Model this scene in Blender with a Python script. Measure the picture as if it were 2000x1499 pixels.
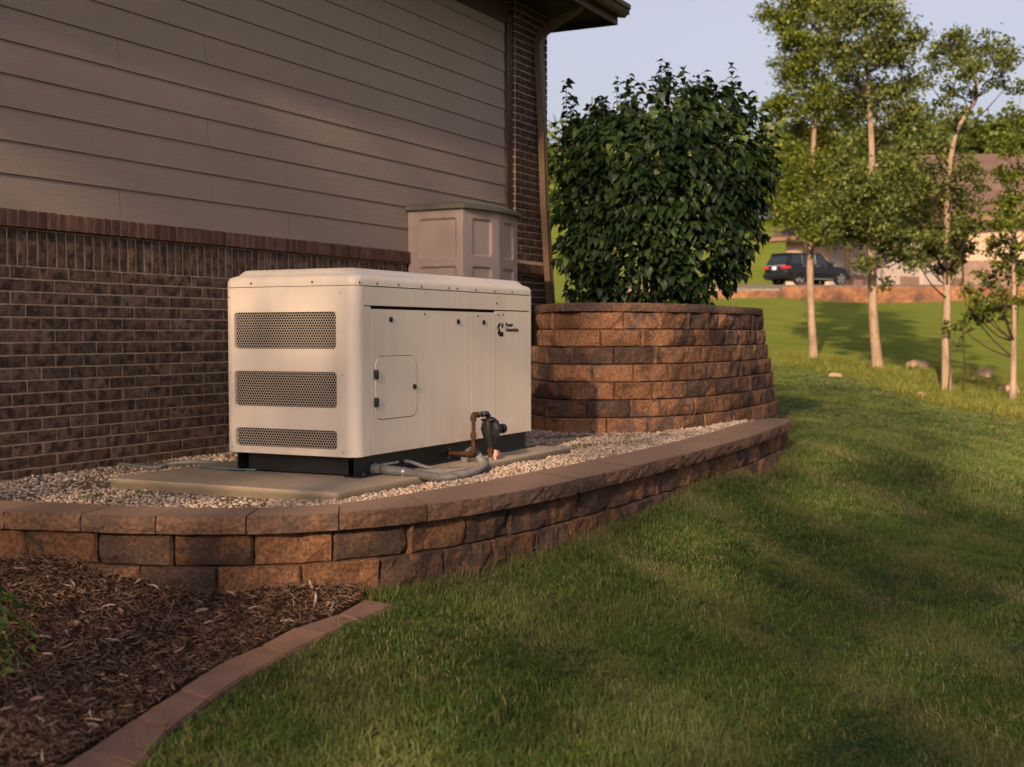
import bpy, bmesh, math, random
import numpy as np
from mathutils import Vector, Matrix, noise
from mathutils.geometry import tessellate_polygon
R = math.radians
rnd = random.Random(7)
npr = np.random.default_rng(11)
for o in list(bpy.data.objects): bpy.data.objects.remove(o)
sc = bpy.context.scene
col = sc.collection

# ---------------------------------------------------------------- camera
F, YAW, PITCH, ROLL = 2500.07, 0.468191, -0.0386573, -0.00145852
CAM = np.array([5.404392, 0.376884, 0.780127])
def _axes():
    cy, sy, cp, sp = math.cos(YAW), math.sin(YAW), math.cos(PITCH), math.sin(PITCH)
    f = np.array([-sy*cp, cy*cp, sp]); r = np.array([cy, sy, 0.]); u = np.cross(r, f)
    cr, sr = math.cos(ROLL), math.sin(ROLL)
    return cr*r+sr*u, -sr*r+cr*u, f
RX, UY, FW = _axes()
def at(px, py, D):
    """survey helper: the place that lies D metres out along the sight line of a photo position"""
    return CAM + (FW + RX*(px-1000.)/F - UY*(py-749.5)/F)*D
def on(px, py, ax, val):
    w = FW + RX*(px-1000.)/F - UY*(py-749.5)/F
    return CAM + w*((val-CAM[ax])/w[ax])
cd = bpy.data.cameras.new('camera'); cam = bpy.data.objects.new('camera', cd); col.objects.link(cam)
cam.matrix_world = Matrix([[RX[i], UY[i], -FW[i], CAM[i]] for i in range(3)]+[[0, 0, 0, 1]])
cd.sensor_width = 36; cd.lens = F/2000*36; cd.clip_end = 3000; cd.clip_start = .05
cd.dof.use_dof = True; cd.dof.focus_distance = 6.9; cd.dof.aperture_fstop = 3.2
sc.camera = cam

# ---------------------------------------------------------------- light
SUN_EL, SUN_AZ = R(20), R(170)         # azimuth clockwise from +Y
SUN_E, SKY = 4.6, 0.095
w = bpy.data.worlds.new('World'); sc.world = w; w.use_nodes = True
nt = w.node_tree; nt.nodes.clear()
sky = nt.nodes.new('ShaderNodeTexSky'); sky.sky_type = 'NISHITA'; sky.sun_disc = False
sky.sun_elevation = SUN_EL; sky.sun_rotation = SUN_AZ; sky.dust_density = 5.0; sky.air_density = 1.0; sky.ozone_density = 3.0
bg = nt.nodes.new('ShaderNodeBackground'); bg.inputs[1].default_value = SKY
wo = nt.nodes.new('ShaderNodeOutputWorld'); hs = nt.nodes.new('ShaderNodeHueSaturation'); hs.inputs['Saturation'].default_value = .44       # thin summer haze
tn = nt.nodes.new('ShaderNodeMix'); tn.data_type = 'RGBA'; tn.blend_type = 'MULTIPLY'; tn.inputs[0].default_value = 1; tn.inputs[7].default_value = (1.045, .962, .985, 1)
nt.links.new(sky.outputs[0], hs.inputs['Color']); nt.links.new(hs.outputs[0], tn.inputs[6]); nt.links.new(tn.outputs[2], bg.inputs[0]); nt.links.new(bg.outputs[0], wo.inputs[0])
ld = bpy.data.lights.new('sun', 'SUN'); sun = bpy.data.objects.new('sun', ld); col.objects.link(sun)
ld.energy = SUN_E; ld.angle = R(0.9); ld.color = (1.0, .74, .48)
sd = Vector((math.sin(SUN_AZ)*math.cos(SUN_EL), math.cos(SUN_AZ)*math.cos(SUN_EL), math.sin(SUN_EL)))
sun.rotation_euler = sd.to_track_quat('Z', 'Y').to_euler()
sc.view_settings.view_transform = 'Standard'; sc.view_settings.look = 'None'
sc.view_settings.gamma = 1; sc.view_settings.use_curve_mapping = False
sc.view_settings.exposure = 0.97

# ---------------------------------------------------------------- helpers
def tag(o, label=None, cat=None, group=None, kind=None):
    if label: o['label'] = label
    if cat: o['category'] = cat
    if group: o['group'] = group
    if kind: o['kind'] = kind
    return o
def empty(name, loc=(0, 0, 0), rz=0, **k):
    o = bpy.data.objects.new(name, None); o.location = loc; o.rotation_euler = (0, 0, rz)
    o.empty_display_size = .1; col.objects.link(o); bpy.context.view_layer.update() if False else None
    return tag(o, **k)
def link(name, me, mat=None, parent=None, loc=None, smooth=False, **k):
    """places mesh me; coordinates are world ones unless loc is given; parents sit at their own offset"""
    o = bpy.data.objects.new(name, me); col.objects.link(o)
    if mat is not None and len(me.materials) == 0:
        for m in (mat if isinstance(mat, (list, tuple)) else [mat]): me.materials.append(m)
    if loc is not None: o.location = loc
    if parent is not None:
        o.parent = parent
        P = Matrix.Identity(4); q = parent; chain = []
        while q is not None: chain.append(q); q = q.parent
        for q in reversed(chain): P = P @ q.matrix_parent_inverse @ q.matrix_basis
        o.matrix_parent_inverse = P.inverted()
    if smooth:
        me.polygons.foreach_set('use_smooth', [True]*len(me.polygons))
    return tag(o, **k)
class MB:
    def __init__(s): s.v = []; s.f = []; s.m = []
    def add(s, v, f, mi=0):
        n = len(s.v); s.v += [tuple(map(float, q)) for q in v]; s.f += [tuple(i+n for i in g) for g in f]; s.m += [mi]*len(f); return s
    def box(s, a, b, mi=0):
        (x0, y0, z0), (x1, y1, z1) = a, b
        return s.add([(x0,y0,z0),(x1,y0,z0),(x1,y1,z0),(x0,y1,z0),(x0,y0,z1),(x1,y0,z1),(x1,y1,z1),(x0,y1,z1)],
                     [(0,3,2,1),(4,5,6,7),(0,1,5,4),(1,2,6,5),(2,3,7,6),(3,0,4,7)], mi)
    def tube(s, pts, r, n=12, cap=True, mi=0):
        pts = [Vector(p) for p in pts]; rs = r if isinstance(r, (list, tuple)) else [r]*len(pts)
        V = []; Fc = []; prev = None
        for i, p in enumerate(pts):
            t = (pts[min(i+1, len(pts)-1)]-pts[max(i-1, 0)]).normalized()
            if prev is None:
                a = t.orthogonal().normalized()
            else:
                a = prev-t*prev.dot(t)
                a = a.normalized() if a.length > 1e-6 else t.orthogonal().normalized()
            prev = a; b = t.cross(a)
            for k in range(n):
                q = 2*math.pi*k/n; V.append(p+(a*math.cos(q)+b*math.sin(q))*rs[i])
        for i in range(len(pts)-1):
            for k in range(n):
                Fc.append((i*n+k, i*n+(k+1) % n, (i+1)*n+(k+1) % n, (i+1)*n+k))
        if cap:
            Fc.append(tuple(range(n-1, -1, -1))); Fc.append(tuple((len(pts)-1)*n+k for k in range(n)))
        return s.add(V, Fc, mi)
    def prism(s, poly, a, b, conv=lambda u, v, w: (u, v, w), holes=(), mi=0):
        """polygon (with holes) in u,v extruded from w=a to w=b"""
        loops = [list(poly)]+[list(h) for h in holes]
        flat = [q for l in loops for q in l]; n = len(flat)
        tri = tessellate_polygon([[Vector((q[0], q[1], 0)) for q in l] for l in loops])
        V = [conv(q[0], q[1], a) for q in flat]+[conv(q[0], q[1], b) for q in flat]
        Fc = [tuple(t) for t in tri]+[tuple(i+n for i in reversed(t)) for t in tri]; k = 0
        for l in loops:
            m = len(l)
            for i in range(m): Fc.append((k+i, k+(i+1) % m, k+(i+1) % m+n, k+i+n))
            k += m
        return s.add(V, Fc, mi)
    def mesh(s, name='m', fix=True):
        me = bpy.data.meshes.new(name); me.from_pydata(s.v, [], s.f)
        if any(s.m): me.polygons.foreach_set('material_index', s.m)
        if fix:
            bm = bmesh.new(); bm.from_mesh(me); bmesh.ops.recalc_face_normals(bm, faces=bm.faces); bm.to_mesh(me); bm.free()
        me.update(); return me
    def build(s, name, mat, parent=None, loc=None, smooth=False, bevel=0, seg=2, fix=True, **k):
        me = s.mesh(name, fix)
        if bevel:
            bm = bmesh.new(); bm.from_mesh(me)
            es = [e for e in bm.edges if len(e.link_faces) == 2 and e.calc_face_angle(0) > .6]
            bmesh.ops.bevel(bm, geom=es, offset=bevel, segments=seg, affect='EDGES', profile=.5, clamp_overlap=True)
            for f in bm.faces: f.smooth = True
            bm.to_mesh(me); bm.free()
            try: me.set_sharp_from_angle(angle=R(40))
            except Exception: pass
        o = link(name, me, mat, parent, loc, smooth and not bevel, **k)
        if smooth and not bevel:
            try: me.set_sharp_from_angle(angle=R(40))
            except Exception: pass
        return o
def rrect(x0, y0, x1, y1, r, n=5):
    out = []
    for cx, cy, a in ((x1-r, y1-r, 0), (x0+r, y1-r, 90), (x0+r, y0+r, 180), (x1-r, y0+r, 270)):
        for i in range(n+1):
            q = R(a+90*i/n); out.append((cx+r*math.cos(q), cy+r*math.sin(q)))
    return out
def catmull(P, step=.02):
    P = [np.array(p, float) for p in P]; P = [2*P[0]-P[1]]+P+[2*P[-1]-P[-2]]; out = []
    for i in range(1, len(P)-2):
        n = max(2, int(np.linalg.norm(P[i+1]-P[i])/step))
        for k in range(n):
            t = k/n; a, b, c, d = P[i-1:i+3]
            out.append(.5*((2*b)+(-a+c)*t+(2*a-5*b+4*c-d)*t*t+(-a+3*b-3*c+d)*t**3))
    out.append(P[-2]); return np.array(out)
class Curve:
    def __init__(s, P, step=.02, raw=False):
        s.p = np.array(P) if raw else catmull(P, step)
        s.s = np.concatenate([[0], np.cumsum(np.linalg.norm(np.diff(s.p, axis=0), axis=1))]); s.L = s.s[-1]
    def at(s, t): return np.array([np.interp(t, s.s, s.p[:, k]) for k in range(s.p.shape[1])])
    def offset(s, d):
        """shift to the left of travel by d"""
        t = np.gradient(s.p, axis=0); t /= np.linalg.norm(t, axis=1)[:, None]
        return Curve(s.p+np.stack([-t[:, 1], t[:, 0]], 1)*d, raw=True)

# ---------------------------------------------------------------- materials
class Mat:
    def __init__(s, name, rough=.7, spec=.3, metal=0):
        s.m = bpy.data.materials.new(name); s.m.use_nodes = True; s.t = s.m.node_tree; s.N = s.t.nodes
        s.b = s.N['Principled BSDF']; s.b.inputs['Roughness'].default_value = rough
        s.b.inputs['Specular IOR Level'].default_value = spec; s.b.inputs['Metallic'].default_value = metal
        s.g = None
    def pos(s):
        if s.g is None: s.g = s.N.new('ShaderNodeNewGeometry')
        return s.g.outputs['Position']
    def noise(s, scale, detail=4, rough=.6, stretch=None, vec=None, dist=0):
        v = vec or s.pos()
        if stretch:
            mp = s.N.new('ShaderNodeMapping'); mp.inputs['Scale'].default_value = stretch; s.t.links.new(v, mp.inputs[0]); v = mp.outputs[0]
        n = s.N.new('ShaderNodeTexNoise'); n.inputs['Scale'].default_value = scale; n.inputs['Detail'].default_value = detail
        n.inputs['Roughness'].default_value = rough; n.inputs['Distortion'].default_value = dist; s.t.links.new(v, n.inputs['Vector']); return n.outputs[0]
    def voro(s, scale, feat='F1', out=0, vec=None):
        n = s.N.new('ShaderNodeTexVoronoi'); n.inputs['Scale'].default_value = scale; n.feature = feat
        s.t.links.new(vec or s.pos(), n.inputs['Vector']); return n.outputs[out]
    def ramp(s, fac, stops, interp='LINEAR'):
        r = s.N.new('ShaderNodeValToRGB'); r.color_ramp.interpolation = interp; e = r.color_ramp.elements
        while len(e) < len(stops): e.new(.5)
        for q, (p, c) in zip(e, stops):
            q.position = p; q.color = (c, c, c, 1) if isinstance(c, (int, float)) else (*c, 1)
        s.t.links.new(fac, r.inputs[0]); return r.outputs[0]
    def mix(s, f, a, b, mode='MIX'):
        n = s.N.new('ShaderNodeMix'); n.data_type = 'RGBA'; n.blend_type = mode
        for v, i in ((f, 0), (a, 6), (b, 7)):
            if isinstance(v, (int, float)): n.inputs[i].default_value = v if i == 0 else (v, v, v, 1)
            elif isinstance(v, tuple): n.inputs[i].default_value = (*v, 1)
            else: s.t.links.new(v, n.inputs[i])
        return n.outputs[2]
    def math(s, op, a, b=0.):
        n = s.N.new('ShaderNodeMath'); n.operation = op
        for v, i in ((a, 0), (b, 1)):
            if isinstance(v, (int, float)): n.inputs[i].default_value = v
            else: s.t.links.new(v, n.inputs[i])
        return n.outputs[0]
    def rand(s):
        return s.N.new('ShaderNodeObjectInfo').outputs['Random']
    def attr(s, name, out=0):
        a = s.N.new('ShaderNodeAttribute'); a.attribute_name = name; return a.outputs[out]
    def sep(s, v, k):
        n = s.N.new('ShaderNodeSeparateXYZ'); s.t.links.new(v, n.inputs[0]); return n.outputs[k]
    def color(s, c):
        if isinstance(c, tuple): s.b.inputs['Base Color'].default_value = (*c, 1)
        else: s.t.links.new(c, s.b.inputs['Base Color'])
        return s
    def rough(s, v): s.t.links.new(v, s.b.inputs['Roughness']); return s
    def bump(s, h, st=.4, dist=.01):
        n = s.N.new('ShaderNodeBump'); n.inputs['Strength'].default_value = st; n.inputs['Distance'].default_value = dist
        s.t.links.new(h, n.inputs['Height'])
        if s.b.inputs['Normal'].is_linked: s.t.links.new(s.b.inputs['Normal'].links[0].from_socket, n.inputs['Normal'])
        s.t.links.new(n.outputs[0], s.b.inputs['Normal']); return s
    def translucent(s, colsock, f=.35):
        tr = s.N.new('ShaderNodeBsdfTranslucent'); mx = s.N.new('ShaderNodeMixShader'); mx.inputs[0].default_value = f
        s.t.links.new(colsock, tr.inputs[0]); s.t.links.new(s.b.outputs[0], mx.inputs[1]); s.t.links.new(tr.outputs[0], mx.inputs[2])
        s.t.links.new(mx.outputs[0], s.N['Material Output'].inputs[0]); return s

def plain(name, c, rough=.6, spec=.3, metal=0, var=.12, sc_=40, bump=.0):
    m = Mat(name, rough, spec, metal); n = m.noise(sc_, 4)
    lo = tuple(x*(1-var) for x in c); hi = tuple(min(1, x*(1+var)) for x in c)
    m.color(m.ramp(n, [(.3, lo), (.7, hi)]))
    if bump: m.bump(n, bump, .002)
    return m.m

# painted steel of the generator: faint streaks and grime low down
m = Mat('painted_steel', .42, .4)
n1 = m.noise(6, 4, stretch=(1, 1, .12)); n2 = m.noise(1.6, 3)
c1 = m.ramp(n1, [(.35, (.74, .61, .50)), (.65, (.80, .67, .555))])
c2 = m.mix(m.ramp(n2, [(.45, 0.), (.75, .25)]), c1, (.58, .46, .35))
zz = m.sep(m.pos(), 2); grime = m.math('MULTIPLY', m.ramp(zz, [(.15, 1.), (.24, 0.)]), m.ramp(m.noise(9, 5, stretch=(1, 1, .3)), [(.4, 0.), (.75, .5)]))
m.color(m.mix(grime, c2, (.30, .21, .15))); m.bump(m.noise(260, 2), .06, .001)
STEEL = m.m
BLACKSTEEL = plain('black_steel', (.014, .014, .016), .45, .4, var=.3, sc_=20, bump=.1)
BLACK = plain('black_plastic', (.012, .012, .013), .4, .45)
DARKIN = plain('dark_interior', (.012, .011, .010), .9, .1)
m = Mat('rusty_iron', .85, .2); n = m.noise(45, 6)
m.color(m.ramp(n, [(.3, (.022, .012, .009)), (.55, (.055, .022, .012)), (.75, (.12, .045, .02))])); m.bump(n, .5, .002); RUST = m.m
SCREW = plain('screw_metal', (.10, .07, .05), .5, .4, .6, var=.4, sc_=90)
m = Mat('grey_conduit', .5, .35); n = m.noise(24, 5)
m.color(m.mix(m.ramp(n, [(.5, 0.), (.68, .8)]), (.125, .115, .115), (.05, .05, .06))); CONDUIT = m.m
CHROME = plain('clamp_steel', (.5, .5, .5), .3, .5, 1, var=.2)
PINK = plain('pink_valve', (.55, .23, .19), .6, .3)
PVC = plain('grey_pvc', (.115, .115, .105), .6, .3)
TEAL = plain('teal_tubing', (.10, .20, .18), .5, .3)
PRINTB = plain('black_print', (.010, .010, .012), .5, .2)
PRINTW = plain('white_print', (.62, .58, .55), .6, .2)

m = Mat('house_brick', .9, .15)
r1 = m.rand(); base = m.ramp(r1, [(0, (.105, .066, .045)), (.3, (.16, .102, .070)), (.6, (.13, .082, .057)), (.85, (.21, .14, .10)), (1., (.085, .054, .040))])
n = m.noise(36, 6, .75, stretch=(1, .8, .8)); n2 = m.noise(17, 4)
c = m.mix(m.ramp(n, [(.52, 0.), (.70, .8)]), base, (.24, .16, .115))
c = m.mix(m.ramp(n2, [(.38, .85), (.58, 0.)]), c, (.030, .019, .015))
m.color(c); m.bump(n, .35, .002); m.bump(m.noise(180, 3), .3, .001); BRICK = m.m
m = Mat('sill_brick', .85, .15)
base = m.ramp(m.rand(), [(0, (.11, .055, .042)), (.5, (.16, .085, .062)), (1., (.085, .042, .034))])
n = m.noise(14, 5); m.color(m.mix(m.ramp(n, [(.45, 0.), (.7, .7)]), base, (.05, .026, .023))); m.bump(m.noise(120, 4), .4, .002); SILL = m.m
m = Mat('mortar', .95, .1); n = m.noise(40, 5); m.color(m.ramp(n, [(.3, (.40, .29, .215)), (.7, (.54, .395, .29))])); m.bump(n, .5, .003); MORTAR = m.m
m = Mat('siding_paint', .75, .25)
wv = m.noise(9, 6, .7, stretch=(1, .14, 1.6), dist=1.3); wv2 = m.noise(60, 4, stretch=(1, .06, 2.0))
m.color(m.mix(m.ramp(m.noise(2, 3), [(.4, 0.), (.7, .3)]), (.32, .24, .20), (.275, .205, .17)))
m.bump(m.ramp(wv, [(.42, 0.), (.5, 1.), (.58, 0.)]), .33, .004); m.bump(wv2, .2, .002); SIDING = m.m
TRIM = plain('brown_trim', (.075, .046, .034), .6, .3, var=.1)
SOFFIT = plain('soffit_brown', (.05, .034, .027), .7, .3)
SHINGLE = plain('shingle', (.07, .05, .042), .95, .1, var=.35, sc_=18, bump=.5)

def stone(name, dark, mid, orange, amt):
    m = Mat(name, .93, .12)
    n = m.noise(6.5, 6, .68, dist=.6); nf = m.noise(60, 5, .7); r = m.rand()
    sel = m.math('ADD', m.math('MULTIPLY', n, 1.5), m.math('MULTIPLY', r, .40))
    c = m.ramp(sel, [(.55, dark), (.80+amt, mid), (.98+amt, orange), (1.2, tuple(x*1.15 for x in orange))])
    c = m.mix(m.ramp(nf, [(.35, .75), (.6, 0.)]), c, tuple(x*.45 for x in dark)); rr_ = m.math('FRACT', m.math('MULTIPLY', r, 7.31)); c = m.mix(1., c, m.ramp(rr_, [(0, .72), (1, 1.18)]), 'MULTIPLY')
    sp = m.voro(110); c = m.mix(m.ramp(sp, [(.10, .7), (.16, 0.)]), c, (.42, .27, .19))
    m.color(c); m.bump(m.noise(26, 7, .75), 1., .022); m.bump(nf, .9, .006); return m.m
BLOCK = stone('split_block', (.085, .058, .050), (.145, .088, .066), (.26, .125, .066), .09)
CAPST = stone('cap_block', (.115, .078, .062), (.17, .105, .078), (.21, .115, .074), .08)
m = Mat('cap_top', .9, .15); n = m.noise(150, 4, .8); n2 = m.noise(3.5, 4); r = m.rand()
c = m.mix(n2, m.ramp(r, [(0, (.27, .18, .125)), (.5, (.31, .19, .125)), (1, (.25, .165, .12))]), (.26, .16, .115))
c = m.mix(m.ramp(n, [(.42, .5), (.55, 0.)]), c, (.08, .05, .04)); m.color(c); m.bump(n, .35, .002); CAPTOP = m.m
m = Mat('paver_top', .9, .15); n = m.noise(170, 4, .8); r = m.rand()
c = m.ramp(r, [(0, (.22, .125, .095)), (.5, (.30, .165, .105)), (1, (.235, .14, .115))])
c = m.mix(m.ramp(n, [(.4, .55), (.55, 0.)]), c, (.05, .03, .026)); c = m.mix(m.ramp(m.voro(90), [(.07, .8), (.12, 0.)]), c, (.35, .22, .16))
c = m.mix(m.ramp(m.noise(5, 4), [(.45, 0.), (.7, .5)]), c, (.10, .055, .042)); m.color(c); m.bump(n, .4, .002); PAVER = m.m
m = Mat('concrete', .9, .2); n = m.noise(4, 6, .65); nf = m.noise(120, 4)
c = m.ramp(n, [(.3, (.27, .205, .15)), (.7, (.36, .28, .205))]); c = m.mix(m.ramp(nf, [(.36, .5), (.5, 0.)]), c, (.16, .12, .09))
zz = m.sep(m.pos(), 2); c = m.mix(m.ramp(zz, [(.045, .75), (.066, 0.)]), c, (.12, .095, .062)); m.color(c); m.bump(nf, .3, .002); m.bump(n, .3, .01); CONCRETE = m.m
m = Mat('gravel_stone', .85, .2); r = m.attr('rv', 2)
c = m.ramp(r, [(0, (.14, .10, .08)), (.25, (.34, .25, .20)), (.6, (.50, .39, .31)), (.85, (.27, .18, .14)), (1, (.60, .49, .40))])
c = m.mix(m.ramp(m.noise(80, 4), [(.4, .35), (.6, 0.)]), c, (.22, .16, .12)); m.color(c); m.bump(m.noise(120, 3), .4, .002); GRAVEL = m.m
m = Mat('gravel_bed', .95, .1); c = m.ramp(m.voro(48, out=1), [(0, (.07, .05, .04)), (1, (.16, .12, .09))]); m.color(c); GBED = m.m
m = Mat('mulch_wood', .95, .1); r = m.attr('rv', 2)
c = m.ramp(r, [(0, (.04, .022, .016)), (.3, (.125, .070, .048)), (.65, (.24, .14, .098)), (.9, (.36, .24, .17)), (1, (.50, .38, .29))])
m.color(c); m.bump(m.noise(150, 3, stretch=(1, 1, 1)), .4, .002); MULCH = m.m
m = Mat('mulch_soil', 1, .05); n = m.noise(60, 6, .7); m.color(m.ramp(n, [(.3, (.012, .007, .006)), (.7, (.06, .032, .022))])); m.bump(n, 1, .02); MSOIL = m.m

def grassmat(name, dark, mid, light, dry, tr=.3, patch=.9):
    m = Mat(name, .6, .25); r = m.attr('rv', 2); h = m.attr('hv', 2)
    c = m.ramp(r, [(0, dark), (.45, mid), (.86, light), (.93, dry), (1, tuple(x*1.2 for x in dry))])
    p = m.noise(patch, 4, .6); c = m.mix(m.ramp(p, [(.42, 0.), (.62, .55)]), c, tuple(x*1.15 for x in light))
    p2 = m.noise(patch*2.7, 3, .6); c = m.mix(m.ramp(p2, [(.55, 0.), (.72, .45)]), c, tuple(x*.8 for x in dry))
    c = m.mix(m.ramp(h, [(0., .45), (.5, 0.)]), c, tuple(x*.55 for x in dry))
    mp_ = m.N.new('ShaderNodeMapping'); mp_.inputs['Rotation'].default_value = (0, 0, R(38)); m.t.links.new(m.pos(), mp_.inputs[0])
    st_ = m.math('SINE', m.math('ADD', m.math('MULTIPLY', m.sep(mp_.outputs[0], 1), 6.5), m.math('MULTIPLY', m.noise(.5, 2), 3.))); c = m.mix(m.ramp(st_, [(.35, 0.), (.9, .22)]), c, tuple(x*1.1 for x in dry))
    m.color(c); m.translucent(c, tr); return m.m
GRASS = grassmat('grass_blade', (.028, .058, .009), (.066, .114, .018), (.120, .165, .034), (.27, .22, .105))
ROUGHG = grassmat('rough_grass_blade', (.06, .10, .012), (.11, .155, .02), (.19, .20, .03), (.32, .23, .08), .35, .25)
m = Mat('lawn_soil', 1, .05); n = m.noise(.35, 5, .6); nf = m.noise(14, 6, .75, stretch=(1, 1, 1))
c = m.ramp(n, [(.3, (.11, .145, .018)), (.6, (.165, .19, .026)), (.8, (.19, .19, .035))])
rot = m.N.new('ShaderNodeMapping'); rot.inputs['Rotation'].default_value = (0, 0, R(20)); m.t.links.new(m.pos(), rot.inputs[0])
sy = m.sep(rot.outputs[0], 1); st = m.math('SINE', m.math('MULTIPLY', sy, 4.2))
c = m.mix(m.ramp(st, [(.4, 0.), (.8, .45)]), c, (.21, .20, .05))
c = m.mix(m.ramp(nf, [(.38, .6), (.6, 0.)]), c, (.05, .075, .012))
c = m.mix(m.ramp(m.noise(.9, 5, .7), [(.62, 0.), (.75, .55)]), c, (.20, .135, .06)); m.color(c); m.bump(nf, .8, .05); LAWN = m.m
def leafmat(name, stops, tr, patch=None, rough=.5):
    m = Mat(name, rough, .3); r = m.attr('rv', 2); c = m.ramp(r, stops); m.color(c); m.translucent(c, tr); return m.m
LILAC = leafmat('lilac_leaf', [(0, (.010, .024, .006)), (.5, (.019, .038, .009)), (.90, (.034, .060, .013)), (1, (.10, .13, .02))], .18)
m = Mat('lilac_leaf_single', .5, .3); c = m.ramp(m.rand(), [(0, (.013, .028, .007)), (.5, (.022, .042, .010)), (.93, (.036, .062, .015)), (1, (.085, .14, .022))])
nv = m.noise(40, 2); c = m.mix(m.ramp(nv, [(.4, .25), (.6, 0.)]), c, (.02, .04, .014)); m.color(c); m.translucent(c, .18); LILAC1 = m.m
TREEL = leafmat('tree_leaf', [(0, (.055, .08, .012)), (.5, (.125, .155, .020)), (1, (.21, .22, .03))], .45)
TREEG = leafmat('tree_leaf_grey', [(0, (.05, .068, .018)), (.5, (.115, .138, .032)), (1, (.19, .20, .05))], .42)
TREEY = leafmat('tree_leaf_bright', [(0, (.055, .08, .010)), (.5, (.11, .145, .016)), (1, (.19, .21, .025))], .45)
WOODL = leafmat('wood_leaf', [(0, (.035, .055, .010)), (.5, (.08, .11, .02)), (1, (.15, .17, .028))], .3)
m = Mat('pale_bark', .9, .15); n = m.noise(9, 6, .7, stretch=(1, 1, .25))
m.color(m.ramp(n, [(.25, (.11, .07, .045)), (.5, (.23, .16, .11)), (.75, (.31, .23, .16))])); m.bump(n, .6, .02); BARK = m.m
STEM = plain('shrub_stem', (.22, .13, .075), .85, .15, var=.4, sc_=30, bump=.3)
DSTEM = plain('dark_bark', (.045, .03, .02), .9, .1, var=.3, sc_=8)
m = Mat('cabinet_resin', .55, .3); n = m.noise(5, 5, .6, stretch=(1, 1, .35)); m.color(m.ramp(n, [(.3, (.36, .265, .23)), (.7, (.44, .335, .29))])); RESIN = m.m
LID = plain('cabinet_lid', (.135, .125, .098), .6, .3, var=.12, sc_=10)
STUCCO = plain('stucco', (.36, .25, .175), .9, .1, var=.05, sc_=8)
m = Mat('far_roof', .95, .1); n = m.noise(1.2, 5, .7, stretch=(1, 1, 3)); c = m.ramp(n, [(.3, (.095, .06, .05)), (.7, (.15, .095, .075))]); m.color(c); FROOF = m.m
FBRICK = plain('far_brick', (.17, .11, .085), .95, .1, var=.3, sc_=6)
GDOOR = plain('garage_door_paint', (.34, .28, .25), .7, .2, var=.05)
CARP = Mat('black_car_paint', .12, .6).color((.006, .0065, .008)).m
m = Mat('car_glass', .05, .8); m.color((.012, .016, .022)); CGLASS = m.m
TYRE = plain('tyre_rubber', (.012, .012, .012), .85, .2)
ALLOY = plain('alloy', (.62, .60, .58), .25, .5, .9, var=.05)
m = Mat('tail_lamp_red', .2, .6); m.color((.45, .012, .01)); TAIL = m.m
CHROMEB = plain('bright_trim', (.45, .46, .5), .3, .6, .8, var=.05)
PLATE = plain('plate_white', (.6, .62, .64), .4, .4, var=.02)
ASPH = plain('drive_surface', (.16, .13, .11), .95, .1, var=.2, sc_=3)
ROCK = plain('field_rock', (.27, .175, .115), .9, .15, var=.35, sc_=7, bump=.6)
FENCE = plain('fence_wood', (.05, .04, .03), .9, .1)
SOIL = plain('bed_soil', (.04, .028, .02), .95, .05, var=.4, sc_=30, bump=.8)

# ---------------------------------------------------------------- ground heights
def to_sv(x, y):
    dx, dy = x-CAM[0], y-CAM[1]
    D = dx*FW[0]+dy*FW[1]; S = dx*RX[0]+dy*RX[1]
    return S, D
ctrl = []
for x, y, z in ((1.2,4.0,-.17),(0.,3.8,-.15),(1.5,4.05,-.16),(2.34,4.4,-.26),(2.6,4.7,-.30),(2.82,5.5,-.29),(2.9,6.9,-.235),(2.9,8.9,-.20),(2.78,10.6,-.205),(2.45,12.,-.20),(2.45,4.05,-.33),(2.5,3.3,-.37),(2.55,2.6,-.40),(1.4,3.2,-.30),(.6,3.0,-.25),(0,0,-.4),(1.7,13.6,-.18),(0,14.5,-.1)):
    S, D = to_sv(x, y); ctrl.append((S/D if D > 1.5 else S/1.5, math.log(max(D, 1.5)), z))
for s, D, z in ((.5,2,-.6),(.5,4,-.54),(.5,6,-.45),(.5,9,-.34),(.5,12,-.28),(.5,18,-.28),(.5,25,-.25),(.5,34,-.05),(.5,45,.85),(.5,60,2.45),(.5,66,2.65),(.5,80,3.0),(.8,70,2.7),(.5,110,9.0),(.5,170,16),
                (1.,2,-.65),(1.,4,-.62),(1.,8,-.54),(1.,12,-.50),(1.,18.7,-.53),(1.,24.5,-.58),(1.,34,-.35),(1.,45,.5),(1.,60,2.4),(1.,66,2.6),(1.,80,3.0),(1.,110,6),(1.,170,14),
                (.59,36,.05),(.71,31,-.08),(.85,26,-.47),(.76,24.6,-.42),(0,2,-.5),(0,3.5,-.45),(-.4,3,-.42),(-1.,3,-.3),(0,18,-.2),(0,30,.1),(0,45,1.0),(0,60,2.5),(0,75,3.8),(0,110,9),(0,170,17),
                (-.6,60,2.6),(-.6,110,9),(-.6,30,.3),(-.6,170,17),(1.6,60,2.2),(1.6,110,5),(1.6,20,-.7),(1.6,5,-.7),(1.6,2,-.7),(1.6,170,12),(.5,400,30),(1.5,400,26),(-.6,400,34)):
    ctrl.append((s/2.5, math.log(D), z))
ctrl = np.array(ctrl); _A = ctrl[:, :2]*np.array([3., 1.])
def _phi(a, b):
    d = np.linalg.norm(a[:, None]-b[None], axis=2); return np.where(d > 1e-9, d*d*np.log(np.maximum(d, 1e-9)), 0)
_n = len(_A); _K = np.zeros((_n+3, _n+3)); _K[:_n, :_n] = _phi(_A, _A)+np.eye(_n)*.002
_K[:_n, _n] = 1; _K[:_n, _n+1:] = _A; _K[_n, :_n] = 1; _K[_n+1:, :_n] = _A.T
_w = np.linalg.solve(_K, np.concatenate([ctrl[:, 2], [0, 0, 0]]))
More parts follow.
